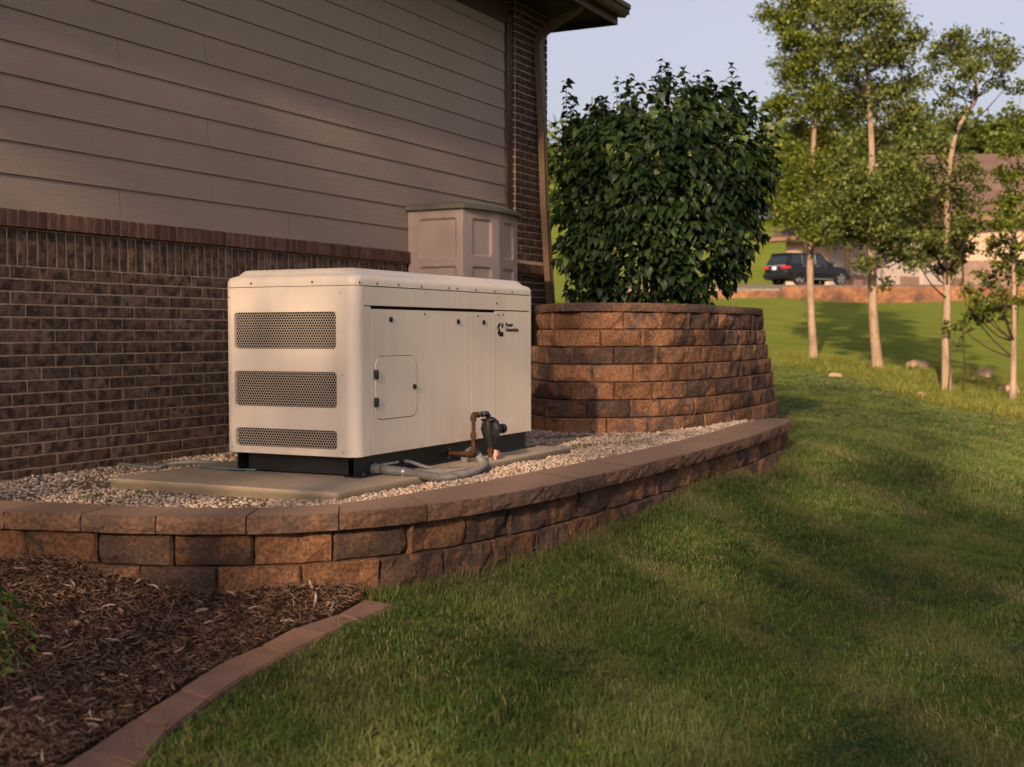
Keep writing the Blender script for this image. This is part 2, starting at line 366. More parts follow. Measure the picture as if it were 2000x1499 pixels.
def ground(x, y):
    x = np.atleast_1d(np.asarray(x, float)); y = np.atleast_1d(np.asarray(y, float)); S, D = to_sv(x, y)
    Dc = np.maximum(D, 1.5); s = np.clip(S/Dc, -.9, .9); q = np.stack([s*3., np.log(Dc)], 1)
    z = _phi(q, _A)@_w[:_n]+_w[_n]+q@_w[_n+1:]
    far = np.clip((np.abs(S/Dc)-.9)/1.5, 0, 1); z = z*(1-far*.0)
    back = np.clip((1.5-D)/3, 0, 1); z = z*(1-back)+(-.62)*back
    return z
def gz(x, y): return float(ground(x, y)[0])

# low wall: outer edge of its cap stones and inner edge, from the left end round to the terrace wall
OUT = Curve([(-.02,3.93),(.6,3.95),(1.2,4.06),(1.45,4.13),(1.75,4.2),(2.05,4.31),(2.325,4.5),(2.56,4.8),(2.71,5.18),(2.79,5.58),(2.84,6.1),(2.87,6.9),(2.885,7.6),(2.865,8.9),(2.81,9.8),(2.73,10.6),(2.62,11.15)])
INN = Curve([(-.02,4.22),(.5,4.24),(.92,4.32),(1.17,4.37),(1.56,4.43),(1.85,4.51),(2.05,4.62),(2.16,4.71),(2.25,4.81),(2.31,4.95),(2.365,5.18),(2.41,5.46),(2.45,5.8),(2.475,6.2),(2.51,6.7),(2.53,7.3),(2.535,7.7),(2.515,8.5),(2.48,9.5),(2.42,10.2),(2.42,10.7),(2.43,11.1)])
TER = Curve([(.03,10.55),(.45,10.25),(.80,9.75),(1.12,9.36),(1.36,9.29),(1.66,9.44),(1.93,9.68),(2.1,10.03),(2.17,10.5),(2.21,11.1),(2.20,11.7),(2.13,12.4),(1.94,13.1),(1.58,13.9),(1.0,14.6),(.2,15.1),(-1.5,15.2)])
PAV_IN = [(712,1185),(660,1213),(576,1240),(508,1276),(432,1310),(348,1364),(260,1420),(172,1480),(120,1516)]
PAV_OUT = [(768,1194),(696,1224),(632,1250),(548,1290),(480,1328),(400,1378),(324,1440),(208,1499),(240,1530)]
PAV_OUT = [(768,1194),(696,1224),(632,1252),(556,1288),(478,1330),(402,1380),(322,1440),(262,1510),(215,1560)]
def on_ground(px, py, lift=0):
    z = -.35
    for _ in range(12):
        p = on(px, py, 2, z+lift); z = gz(p[0], p[1])
    return on(px, py, 2, z+lift)
PI_ = [on_ground(*q) for q in PAV_IN]; PO_ = [on_ground(*q) for q in PAV_OUT]
dI = PI_[-1]-PI_[-2]; dO = PO_[-1]-PO_[-2]
for k in range(6): PI_.append(PI_[-1]+dI*.9); PO_.append(PO_[-1]+dI*.9)
PO_ = [p+(p-q_)*.13 for p, q_ in zip(PO_, PI_)]
noG = [tuple((p+(p-q_)*.14)[:2]) for p, q_ in zip(PO_, PI_)]+[(PO_[-1][0]-1, -4), (-9, -6), (-9, 16)]+[tuple(p) for p in TER.p[::-1][::12] if p[1] > 10.9]+[tuple(p) for p in OUT.p[::-1][::8] if p[0] > 2.5]
mulchP = [tuple(p[:2]) for p in PI_]+[(.4, 1.), (.02, 1.5), (.02, 3.95)]+[tuple(p) for p in OUT.offset(.06).p[::8] if p[1] < 4.8 and p[0] > 0]
gravP = [(.0, 4.25)]+[tuple(p) for p in INN.offset(-.02).p[::8]]+[tuple(p) for p in TER.p[::-1][::8] if p[1] < 11]
def inside(P, x, y):
    P = np.array(P); n = len(P); x = np.asarray(x); y = np.asarray(y); r = np.zeros(x.shape, bool)
    for i in range(n):
        x0, y0 = P[i]; x1, y1 = P[(i+1) % n]
        if y0 == y1: continue
        c = ((y0 > y) != (y1 > y)) & (x < (x1-x0)*(y-y0)/(y1-y0)+x0); r ^= c
    return r

# ---------------------------------------------------------------- ground sheet (camera-centred fan of rings reaching the horizon)
def ground_sheet():
    rad = [0, .8]+list(np.arange(1.4, 9, .12))+list(np.geomspace(9, 260, 90))+[400, 700, 1500]
    ang = np.linspace(0, 2*math.pi, 481)[:-1]; V = []; Fc = []
    for i, r in enumerate(rad):
        xs = CAM[0]+r*np.sin(ang); ys = CAM[1]+r*np.cos(ang); zs = ground(xs, ys)
        wob = .05*np.array([noise.noise((x*.25, y*.25, 0)) for x, y in zip(xs, ys)])*min(1, max(0, r-9)/12)
        V += list(zip(xs, ys, zs+wob))
    n = len(ang)
    for i in range(len(rad)-1):
        for k in range(n): Fc.append((i*n+k, i*n+(k+1) % n, (i+1)*n+(k+1) % n, (i+1)*n+k))
    MB().add(V, Fc).build('lawn', LAWN, smooth=True, kind='structure')
ground_sheet()

# ---------------------------------------------------------------- house
house = empty('brick_house', (0, 6, 0), label='house with dark brown brick below and tan lap siding above, wall beside the generator', cat='house')
WY0, WY1 = -5.5, 11.70
PY = 11.02       # pier start
MB().box((-9, WY0, -.4), (-.022, WY1+.05, 3.95)).build('wall', MORTAR, house)
MB().box((-.022, WY0, -.4), (-.0008, PY, 1.345)).build('mortar_face', MORTAR, house)
MB().box((-.022, PY+.006, -.4), (.0553, WY1-.006, 3.9)).build('pier_core', MORTAR, house)
def brickmesh(L, H, W, seed):
    r = random.Random(seed); mb = MB(); nx, nz = 4, 2; V = []
    ins = .0014
    for k in range(nz+1):
        for i in range(nx+1):
            ed = (i in (0, nx)) or (k in (0, nz))
            V.append((W-(ins if ed else 0)+r.uniform(-.0006, .0008), -L/2+L*i/nx+(r.uniform(-.0015, .0015)), -H/2+H*k/nz+r.uniform(-.0015, .0015)))
    Fc = [(k*(nx+1)+i, k*(nx+1)+i+1, (k+1)*(nx+1)+i+1, (k+1)*(nx+1)+i) for k in range(nz) for i in range(nx)]
    b = len(V); V += [(0, -L/2, -H/2), (0, L/2, -H/2), (0, L/2, H/2), (0, -L/2, H/2)]
    Fc += [tuple([b, b+1]+list(range(nx, -1, -1))), tuple([b+2, b+3]+[nz*(nx+1)+i for i in range(nx+1)]),
           (b+1, b+2, nz*(nx+1)+nx, (nx+1)+nx, nx), (b+3, b, 0, nx+1, nz*(nx+1))]
    return MB().add(V, Fc).mesh('brick_mesh')
def prep(me, mat): me.materials.append(mat); return me
bm_str = [prep(brickmesh(.1925, .0577, .012, s), BRICK) for s in range(5)]
bm_half = [prep(brickmesh(.094, .0577, .012, s+9), BRICK) for s in range(3)]
bm_sol = [prep(brickmesh(.0577, .190, .012, s+20), BRICK) for s in range(4)]
specs = []   # (mesh, location, rotation z, size on screen)
def proj_size(p, a=.2*.06):
    D = (np.array(p)-CAM)@FW
    if D < .5: return -1
    px = 1000+F*((np.array(p)-CAM)@RX)/D; py = 749.5-F*((np.array(p)-CAM)@UY)/D
    vis = -60 < px < 2060 and -60 < py < 1560
    hid = 445 < px < 1035 and 570 < py < 900
    return (1/D**2) if vis and not hid else (.001/D**2 if vis else -1)
for row in range(20):
    z = 1.145-.0677*(row+.5); off = (.5 if row % 2 else 0)*.2025+.047
    for k in range(-6, 60):
        y = off+k*.2025
        if y > PY-.1 or y < 3.4: continue
        specs.append((rnd.choice(bm_str), (-.008, y+rnd.uniform(-.0015, .0015), z), 0))
for k in range(120):
    y = 3.4+k*.0677
    if y < PY-.04: specs.append((rnd.choice(bm_sol), (-.008, y, 1.243), 0))
pierL = WY1-PY
for row in range(60):
    z = 3.842-.0677*(row+.5)
    if z < .95: break
    if 1.345 < z < 1.44: continue
    half = row % 2
    y = PY+(.0 if half == 0 else 0)
    segs = [(.094, 0), (.1925, .1045), (.1925, .307), (.159, .5095)] if half else [(.1925, 0), (.1925, .2025), (.1925, .405), (.061, .6075)]
    for L, o_ in segs:
        me = rnd.choice(bm_str if L > .12 else bm_half)
        specs.append((me, (.048, PY+.01+o_+L/2, z), 0))
    # end face toward the camera
    specs.append((rnd.choice(bm_half), (.004, PY+.014, z), -math.pi/2))
specs = [(s, proj_size(s[1])) for s in specs]; specs = [q for q in specs if q[1] > 0]
specs.sort(key=lambda q: -q[1])
sillb = []
def sillmesh(seed):
    r = random.Random(seed); mb = MB(); mb.box((0, -.0295, -.046), (.045, .0295, .046)); me = mb.mesh('sill_mesh')
    bm = bmesh.new(); bm.from_mesh(me)
    for v in bm.verts: v.co += Vector([r.uniform(-.0015, .0015) for _ in range(3)])
    bmesh.ops.bevel(bm, geom=list(bm.edges), offset=.004, segments=1, affect='EDGES'); bm.to_mesh(me); bm.free(); return prep(me, SILL)
sm = [sillmesh(s) for s in range(4)]
# individually placed bricks: 255 of the wall and pier, then the sill bricks; the rest are joined
HI = house.matrix_basis.inverted()
def place(name, me, loc, rz, parent, inv):
    o = bpy.data.objects.new(name, me); col.objects.link(o); o.parent = parent; o.matrix_parent_inverse = inv
    o.location = loc; o.rotation_euler = (0, 0, rz); return o
for (s, q) in specs[:298]: place('brick', s[0], s[1], s[2], house, HI)
def joined(lst, name, mat, parent, **k):
    mb = MB()
    for me, loc, rz in lst:
        M = Matrix.Translation(loc) @ Matrix.Rotation(rz, 4, 'Z')
        mb.add([M @ v.co for v in me.vertices], [tuple(p.vertices) for p in me.polygons])
    me = mb.mesh(name, False); at_ = me.attributes.new('rv', 'FLOAT', 'FACE')
    return link(name, me, mat, parent, **k)
# material for joined bricks: vary by place instead of by object
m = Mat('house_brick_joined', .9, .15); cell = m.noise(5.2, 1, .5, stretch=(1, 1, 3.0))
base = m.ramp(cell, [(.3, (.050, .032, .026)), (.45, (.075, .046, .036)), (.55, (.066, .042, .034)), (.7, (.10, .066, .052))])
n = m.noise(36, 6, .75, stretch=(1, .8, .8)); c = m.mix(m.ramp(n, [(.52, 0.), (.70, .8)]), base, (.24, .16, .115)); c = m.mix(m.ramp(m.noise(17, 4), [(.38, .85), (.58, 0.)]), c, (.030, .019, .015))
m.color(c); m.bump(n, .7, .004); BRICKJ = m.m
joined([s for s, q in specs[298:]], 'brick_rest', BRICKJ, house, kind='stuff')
for k in range(112):
    y = 3.45+k*.0677
    if y > PY-.03: break
    place('sill_brick', rnd.choice(sm), (-.010, y, 1.393+rnd.uniform(-.001, .001)), 0, house, HI)
for k in range(9):
    y = PY+k*.0677-.005
    if y < WY1: place('sill_brick', rnd.choice(sm), (.045, y, 1.393), 0, house, HI)
MB().box((-.02, 3.4, 1.35), (.028, PY, 1.436)).build('sill_mortar', MORTAR, house)
MB().box((0, PY-.02, 1.35), (.082, WY1, 1.436)).build('sill_mortar', MORTAR, house)
# lap siding boards, every board an object; butt joints where the photograph has them
joints = {-1: [(232,395),(562,445)], 0: [(410,360)], 1: [(556,290)], 2: [(403,200)], 3: [(930,315)], 4: [(228,60)], 5: [(398,35)], 6: [], 7: []}
for k in range(-1, 13):
    z0 = 1.625+k*.1732 if k >= 0 else 1.4395; z1 = 1.625+(k+1)*.1732+.012
    if z1 > 3.78: z1 = 3.78
    ys = [3.2]+sorted(on(px, py, 0, 0)[1] for px, py in joints.get(k, []))
    if not joints.get(k): ys += [3.2+rnd.choice([2.1, 3.2, 4.4, 5.6])] if k > 5 else []
    ys += [10.905]; ys = sorted(ys)
    for a, b in zip(ys[:-1], ys[1:]):
        a += .002; b -= .002
        V = [(-.02, a, z0), (.014, a, z0), (.003, a, z1), (-.02, a, z1), (-.02, b, z0), (.014, b, z0), (.003, b, z1), (-.02, b, z1)]
        MB().add(V, [(0,1,2,3),(7,6,5,4),(0,4,5,1),(1,5,6,2),(2,6,7,3),(3,7,4,0)]).build('siding_board', SIDING, house)
MB().box((-.01, 10.908, 1.4395), (.034, 11.018, 3.72)).build('corner_trim', TRIM, house, bevel=.002, seg=1)
MB().box((-.01, 3., 3.62), (.026, 10.906, 3.842)).build('frieze_board', TRIM, house)
# eave: soffit, fascia, gutter, roof
MB().box((-9, WY0, 3.846), (.60, 12.12, 3.875)).build('soffit', SOFFIT, house)
MB().box((.602, WY0, 3.80), (.622, 12.14, 3.97)).build('fascia', TRIM, house)
MB().box((-9, 12.122, 3.80), (.600, 12.142, 3.97)).build('fascia', TRIM, house)
gp = [(.624, 3.975), (.624, 3.875), (.69, 3.865), (.715, 3.89), (.73, 3.93), (.752, 3.945), (.752, 3.985), (.742, 3.985), (.742, 3.955), (.722, 3.94), (.705, 3.90), (.69, 3.877), (.634, 3.885), (.634, 3.975)]
MB().prism(gp, WY0, 12.16, lambda u, v, w_: (u, w_, v)).build('gutter', TRIM, house)
MB().add([(-9.3, WY0, 3.98), (.72, WY0, 3.98), (.72, 12.2, 3.98), (-9.3, 12.2, 3.98), (-4.4, WY0+4, 6.4), (-4.4, 8, 6.4), (-9.3, WY0, 3.9), (.72, WY0, 3.9), (.72, 12.2, 3.9), (-9.3, 12.2, 3.9)],
         [(0,1,4),(1,2,5,4),(2,3,5),(3,0,4,5),(6,7,1,0),(7,8,2,1),(8,9,3,2),(9,6,0,3),(9,8,7,6)]).build('roof', SHINGLE, house)
# downspout with a crimped elbow
def rect_sweep(mb, pts, wy, wx, groove=.006):
    prof = []
    for (a, b) in ((-1,-1),(-.35,-1),(-.25,-.78),(.25,-.78),(.35,-1),(1,-1),(1,1),(-1,1)): prof.append((a*wy/2, -b*wx/2))
    V = []; n = len(prof)
    for i, p in enumerate(pts):
        t = (Vector(pts[min(i+1, len(pts)-1)])-Vector(pts[max(i-1, 0)])).normalized()
        side = Vector((0, 1, 0)); side = (side-t*side.dot(t)).normalized(); out = t.cross(side)
        if out.dot(Vector((1, 0, -.6))) < 0: out = -out
        for a, b in prof: V.append(Vector(p)+side*a+out*b)
    Fc = [(i*n+k, i*n+(k+1) % n, (i+1)*n+(k+1) % n, (i+1)*n+k) for i in range(len(pts)-1) for k in range(n)]
    Fc += [tuple(range(n)), tuple((len(pts)-1)*n+k for k in range(n))]
    mb.add(V, Fc)
mb = MB(); ds = [on(1076.5, 606, 0, .13), on(1072, 540, 0, .13), on(1064, 400, 0, .13), on(1057.5, 200, 0, .13), on(1052.5, 90, 0, .13)]
ds = [(p[0], p[1], p[2]) for p in ds]; top = ds[-1]
el = [(.14, top[1]+.0, top[2]+.06), (.17, top[1], top[2]+.11), (.22, top[1], top[2]+.145), (.33, top[1]-.01, top[2]+.20), (.46, top[1]-.01, top[2]+.255), (.54, top[1]-.01, top[2]+.30), (.59, top[1]-.01, top[2]+.36), (.63, top[1]-.01, top[2]+.44), (.66, top[1]-.01, 3.90)]
rect_sweep(mb, ds+el, .082, .06); mb.build('downspout', plain('downspout_brown', (.125, .078, .052), .5, .35, var=.06), house)

# ---------------------------------------------------------------- block walls
def rockmesh(L, H, dep, seed, mat, nx=9, nz=5, bulge=.012, top=None, cham=.016):
    r = random.Random(seed); V = []; o3 = (seed*7.13, seed*3.7, 0)
    for k in range(nz+1):
        for i in range(nx+1):
            u = (0, .028, .15, .30, .45, .60, .74, .88, .972, 1)[i]; v = (0, .06, .3, .65, .94, 1)[k]; ex = min(u, 1-u)*L; ez = min(v, 1-v)*H
            d = bulge*min(1, ex/.022)**.6*min(1, ez/.014)**.6
            nn = noise.noise((u*L*9+o3[0], v*H*12+o3[1], 1.3))*.030+noise.noise((u*L*26+o3[0], v*H*30+o3[1], 5))*.011
            if i in (0, nx): nn -= .010
            if k in (0, nz): nn -= .005
            V.append(((u-.5)*L, -(d+nn), v*H))
    Fc = [(k*(nx+1)+i, k*(nx+1)+i+1, (k+1)*(nx+1)+i+1, (k+1)*(nx+1)+i) for k in range(nz) for i in range(nx)]
    b = len(V); V += [(-L/2*.86, dep, 0), (L/2*.86, dep, 0), (L/2*.86, dep, H), (-L/2*.86, dep, H)]
    W_ = nx+1
    Fc += [tuple([b+1, b]+list(range(0, nx+1)))[:], tuple([b+3, b+2]+[nz*W_+i for i in range(nx, -1, -1)]),
           tuple([b+2, b+1]+[k*W_+nx for k in range(nz+1)]), tuple([b, b+3]+[k*W_ for k in range(nz, -1, -1)]), (b, b+1, b+2, b+3)]
    me = MB().add(V, Fc).mesh('block_mesh'); me.materials.append(mat)
    return me
RB = [rockmesh(.33, .133, .24, s, BLOCK) for s in range(12)]
def course(curve, z, t0, t1, L, parent, jitter=.012, hide=None, start=0):
    """lays blocks along curve (travel direction has the outside on its right)"""
    P = parent.matrix_basis.inverted(); t = t0+start
    while t < t1-.06:
        l = min(L+rnd.uniform(-.01, .01), t1-t)
        a = curve.at(t); b = curve.at(t+l); mid = (a+b)/2; dv = b-a; ln = np.linalg.norm(dv)
        t += l
        if hide and hide(mid): continue
        ang = math.atan2(dv[1], dv[0])
        o = bpy.data.objects.new('block', rnd.choice(RB)); col.objects.link(o); o.parent = parent; o.matrix_parent_inverse = P
        o.location = (mid[0], mid[1], z); o.rotation_euler = (0, 0, ang); o.scale = ((ln-.008)/.33, 1, 1)
low = empty('retaining_wall', (2.3, 4.8, -.3), label='low curved retaining wall of rough brown blocks edging the gravel bed, two courses above the lawn', cat='retaining wall')
for k in range(3):
    c_ = OUT.offset(.052-.018*k); course(c_, -.012-.1345*(k+1), .0, c_.L, .33, low, start=(.0, -.16, -.05)[k]+.0)
# cap stones: each a stone of its own between the outer and inner edges
def capstone(o0, o1, i0, i1, z0, z1, parent, n=7, seed=0, mats=None):
    r = random.Random(seed); V = []; Fc = []; M = []
    fr = [(o0+(o1-o0)*t) for t in np.linspace(0, 1, n)]
    return fr
def capring(outer, inner, z0, z1, Ls, parent, name='cap_stone', t0=0., t1=None, rough=.006):
    t1 = t1 or outer.L; t = t0; i = 0; P = parent.matrix_basis.inverted()
    while t < t1-.08:
        l = min(Ls[i % len(Ls)], t1-t); n = 9; gap = .0028
        ts = np.linspace(t+gap, t+l-gap, n); fo = [outer.at(q) for q in ts]; fi = [inner.at(q/outer.L*inner.L) for q in ts]
        V = []; zs = [z0, z0+(z1-z0)*.35, z0+(z1-z0)*.7, z1-.006, z1]; ins = [0, -.004, -.002, .002, .009]
        for zi, z in enumerate(zs):
            for q in range(n):
                d = fi[q]-fo[q]; d = d/np.linalg.norm(d)
                nn = noise.noise((fo[q][0]*22, fo[q][1]*22, z*40+i))*rough*1.8 if zi < 4 else noise.noise((fo[q][0]*30, fo[q][1]*30, 9+i))*.004
                p = fo[q]+d*(ins[zi]+nn+(.004 if q in (0, n-1) else 0)); V.append((p[0], p[1], z))
        nb = len(zs)
        Fc = [(k*n+q, k*n+q+1, (k+1)*n+q+1, (k+1)*n+q) for k in range(nb-1) for q in range(n-1)]; m_ = [0]*len(Fc)
        b = len(V)
        for z in (z0, z1):
            for q in range(n): V.append((fi[q][0], fi[q][1], z))
        for q in range(n-1):
            Fc.append(((nb-1)*n+q, (nb-1)*n+q+1, b+n+q+1, b+n+q)); m_.append(1)
            Fc.append((q+1, q, b+q, b+q+1)); m_.append(0)
            Fc.append((b+q+1, b+q, b+n+q, b+n+q+1)); m_.append(0)
        Fc.append(tuple([k*n for k in range(nb)]+[b+n, b])); m_.append(0)
        Fc.append(tuple([k*n+n-1 for k in range(nb)]+[b+2*n-1, b+n-1])); m_.append(0)
        cx = fo[n//2]; c3 = np.array([cx[0], cx[1], z0]); V = [tuple(np.array(v)-c3) for v in V]
        mb = MB(); mb.v = V; mb.f = Fc; mb.m = m_; me = mb.mesh('cap_mesh'); me.materials.append(CAPST); me.materials.append(CAPTOP)
        place(name, me, tuple(c3+np.array([0, 0, rnd.uniform(-.0015, .0015)])), 0, parent, P)
        t += l; i += 1
capring(OUT, INN, -.010, .060, [.42, .40, .43, .345, .33, .36, .37], low)
ter = empty('terrace_wall', (1.9, 9.7, 0), label='tall curved stepped block wall of seven courses with dark cap, holding the bed of the big shrub', cat='retaining wall')
for k in range(-3, 7):
    c_ = TER.offset(.024*k); z = .136*k
    if k < 0: c_ = TER.offset(.024*k)
    stt = (.0, .165)[k % 2]-.05
    course(c_, z, .9, c_.L-2.0, .338, ter, start=stt)
tc_o = TER.offset(.024*6-.012); tc_i = TER.offset(.024*6+.27)
capring(tc_o, tc_i, .9545, 1.021, [.36, .34, .35, .36], ter, t0=.7, t1=tc_o.L-2.0, rough=.004)
TERMB = MB()
# soil of the raised bed, inside the terrace wall
pl = [tuple(p) for p in TER.offset(.30).p[::10]]
MB().prism(pl+[(-1.6, 12.3), (.04, 11.7)], .5, .985).build('planting_bed', SOIL, kind='structure')
MB().prism([tuple(p) for p in TER.offset(.24).p[::10]]+[(-1.6, 12.2), (.03, 11.6)], -.5, .5).build('terrace_fill', SOIL, kind='structure')
MB().prism([tuple(p) for p in INN.offset(-.10).p[::10]]+[tuple(p) for p in TER.offset(.1).p[::-1][::10] if p[1] < 11.0]+[(.0, 10.5)], -.5, .020).build('gravel_bed', GBED, kind='structure')

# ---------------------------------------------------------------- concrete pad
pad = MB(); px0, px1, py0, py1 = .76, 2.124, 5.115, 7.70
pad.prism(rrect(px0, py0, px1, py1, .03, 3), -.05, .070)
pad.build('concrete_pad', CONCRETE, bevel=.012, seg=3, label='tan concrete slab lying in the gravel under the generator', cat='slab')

# ---------------------------------------------------------------- generator
GX1, GY0, GW, GL = 1.8941, 5.6288, .8206, 1.9990
GX0 = GX1-GW; GY1 = GY0+GL; Z0, Z1 = .172, 1.022
gen = empty('generator', (1.5, 6.6, .07), label='cream steel standby generator cabinet with three perforated grilles on a black skid', cat='generator')
rc = .055
def plan(ins=0, r=rc, n=6):
    return rrect(GX0+ins, GY0+ins, GX1-ins, GY1-ins, max(.004, r-ins), n)
# shell: rounded plan, long side recessed behind its panels; end opening filled by the grille panel
def arc(cx, cy, a0, a1, r, n=8): return [(cx+r*math.cos(R(a0+(a1-a0)*i/n)), cy+r*math.sin(R(a0+(a1-a0)*i/n))) for i in range(n+1)]
sideX = GX1-.010
shell_out = arc(GX1-rc, GY0+rc, 270, 360, rc)+[(GX1, GY0+rc+.012)]
pA = shell_out+[(sideX-.004, GY0+rc+.012), (sideX-.03, GY0+rc+.012)]+[(GX1-rc, GY0+.03)]
MB().prism(pA, Z0, Z1-.003).build('corner_post', STEEL, gen, smooth=True)
pB = [(GX1, GY1-rc-.010)]+arc(GX1-rc, GY1-rc, 0, 90, rc)+[(GX1-rc, GY1-.03), (sideX-.03, GY1-rc-.01)]
MB().prism(pB, Z0, Z1-.003).build('corner_post', STEEL, gen, smooth=True)
pC = arc(GX0+rc, GY0+rc, 270, 180, rc)+[(GX0, GY1-rc)]+arc(GX0+rc, GY1-rc, 180, 90, rc)+[(GX1-rc, GY1), (GX1-rc, GY1-.02), (GX0+.02, GY1-.02), (GX0+.02, GY0+.03), (GX0+rc, GY0+.03)]
MB().prism(pC, Z0, Z1-.003).build('back_panel', STEEL, gen, smooth=True)
MB().box((sideX-.03, GY0+rc+.013, Z0+.002), (sideX-.008, GY1-rc-.011, Z1-.004)).build('side_frame', DARKIN, gen)
gr = [(1.143, .707, 1.775, .892), (1.143, .413, 1.777, .593), (1.148, .207, 1.777, .301)]
holes = [rrect(a, b, c_, d, .018, 4)[::-1] for a, b, c_, d in gr]
MB().prism([(GX0+rc, Z0), (GX1-rc, Z0), (GX1-rc, Z1-.003), (GX0+rc, Z1-.003)], GY0, GY0+.02, lambda u, v, w_: (u, w_, v), holes).build('end_panel', STEEL, gen)
MB().box((GX0+.021, GY0+.05, Z0+.0105), (GX1-.045, GY1-.05, Z1-.01)).build('core', DARKIN, gen)
MB().box((GX0+.06, GY0+.02, Z0+.004), (GX1-.06, GY0+.13, Z0+.01)).build('floor_pan', DARKIN, gen)
for (a, b, c_, d) in gr:   # perforated plates: hexagonal cells with round holes
    mb = MB(); pitch = .01485; rh = .0071; hx = pitch; hz = pitch*.866; yy = GY0+.006
    nzr = int((d-b)/hz)+2; nxr = int((c_-a)/hx)+2
    for j in range(nzr):
        for i in range(nxr):
            cx = a+i*hx+(hx/2 if j % 2 else 0); cz = b+j*hz
            if cx > c_+.006 or cz > d+.005: continue
            V = []
            for k in range(12):
                q = R(30*k+30); rr = pitch/math.sqrt(3) if k % 2 == 0 else pitch/2
                V.append((cx+rr*math.cos(q), yy, cz+rr*math.sin(q)))
            for k in range(12):
                q = R(30*k+30); V.append((cx+rh*math.cos(q), yy, cz+rh*math.sin(q)))
            for k in range(12):
                q = R(30*k+30); V.append((cx+rh*math.cos(q), yy+.002, cz+rh*math.sin(q)))
            mb.add(V, [(k, (k+1) % 12, 12+(k+1) % 12, 12+k) for k in range(12)]+[(12+k, 12+(k+1) % 12, 24+(k+1) % 12, 24+k) for k in range(12)])
    mb.build('grille', STEEL, gen, fix=False)
# side panels
def side(name, y0, z0, y1, z1, proud=0., mat=STEEL, hole=None):
    mb = MB(); o = rrect(y0+.0018, z0+.0018, y1-.0018, z1-.0018, .003, 2)
    mb.prism(o, sideX-.006, GX1+proud, lambda u, v, w_: (w_, u, v), [hole] if hole else ())
    return mb.build(name, mat, gen)
side('fascia_panel', 5.697, .922, GY1-rc-.012, Z1-.003)
side('corner_panel', 5.697, Z0, 5.760, .920)
hp = rrect(5.794, .350, 6.192, .667, .055, 7)
side('side_door', 5.762, Z0+.001, 6.791, .908, .001, hole=rrect(5.7905, .3465, 6.1955, .6705, .0585, 7)[::-1])
side('side_door', 6.795, Z0+.001, 7.102, .908, .001)
side('end_side_panel', 7.105, Z0, GY1-rc-.012, .919)
MB().prism(hp, sideX-.005, GX1+.004, lambda u, v, w_: (w_, u, v)).build('access_hatch', STEEL, gen, bevel=.0015, seg=1)
MB().prism(arc(6.188, .50, -75, 75, .028, 8), GX1+.0012, GX1+.0022, lambda u, v, w_: (w_, u, v)).build('finger_pull', STEEL, gen)
for z in (.578, .438):
    h_ = MB().box((GX1+.004, 5.780, z-.024), (GX1+.020, 5.797, z+.024)); h_.box((GX1+.004, 5.7972, z-.022), (GX1+.012, 5.815, z+.022))
    h_.build('hinge', BLACK, gen, bevel=.003, seg=2)
def disc(name, y, z, r, h, mat, x=None):
    x = x or GX1+.001
    MB().tube([(x, y, z), (x+h*.7, y, z), (x+h, y, z)], [r, r, r*.75], 14).build(name, mat, gen, smooth=True)
disc('lock_knob', 6.165, .504, .0135, .012, BLACK, GX1+.004)
for y, z in ((5.943, .855), (6.647, .85), (6.951, .848)): disc('latch', y, z, .0145, .008, BLACK)
for y, z in ((6.281, .888), (6.881, .883), (7.116, .962), (7.135, .894), (7.197, .895), (7.13, .19), (7.19, .19)): disc('screw', y, z, .0055, .004, SCREW)
# roof in two pieces with rounded edges and a raised, slightly crowned middle
def roofpiece(y0, y1, cap0, cap1):
    prof = [(0, .0), (0, .020), (.004, .036), (.016, .050), (.034, .058), (.048, .064), (.060, .080), (.074, .088), (.20, .096), (.41, .099)]
    prof = prof+[(GW-a, b) for a, b in prof[-2::-1]]
    n = len(prof); V = []; Fc = []; ys = [(y0, 0)]
    if cap0: ys = [(y0, 0.), (y0+.004, .5), (y0+.016, .8), (y0+.036, .93), (y0+.06, 1.)]
    else: ys = [(y0, 1.)]
    ys2 = [(y1-.06, 1.), (y1-.036, .93), (y1-.016, .8), (y1-.004, .5), (y1, 0.)] if cap1 else [(y1, 1.)]
    ys = ys+ys2
    for y, f in ys:
        for a, h in prof:
            ht = [0, .036, .058, .088][0]
            if f == 1: hh = h; aa = a
            else:
                lim = {0.: .0, .5: .036, .8: .050, .93: .058}[f]; hh = min(h, lim if f else .0)
                inset = {0.: .034, .5: .020, .8: .008, .93: .003}[f]*0.9
                aa = min(max(a, inset), GW-inset)
            V.append((GX0+aa, y, Z1+hh))
    # end skirts go straight up 20 mm before rounding
    for j in range(len(ys)-1):
        for i in range(n-1): Fc.append((j*n+i, j*n+i+1, (j+1)*n+i+1, (j+1)*n+i))
    for j in (0, len(ys)-1): Fc.append(tuple(j*n+i for i in range(n)))
    return V, Fc
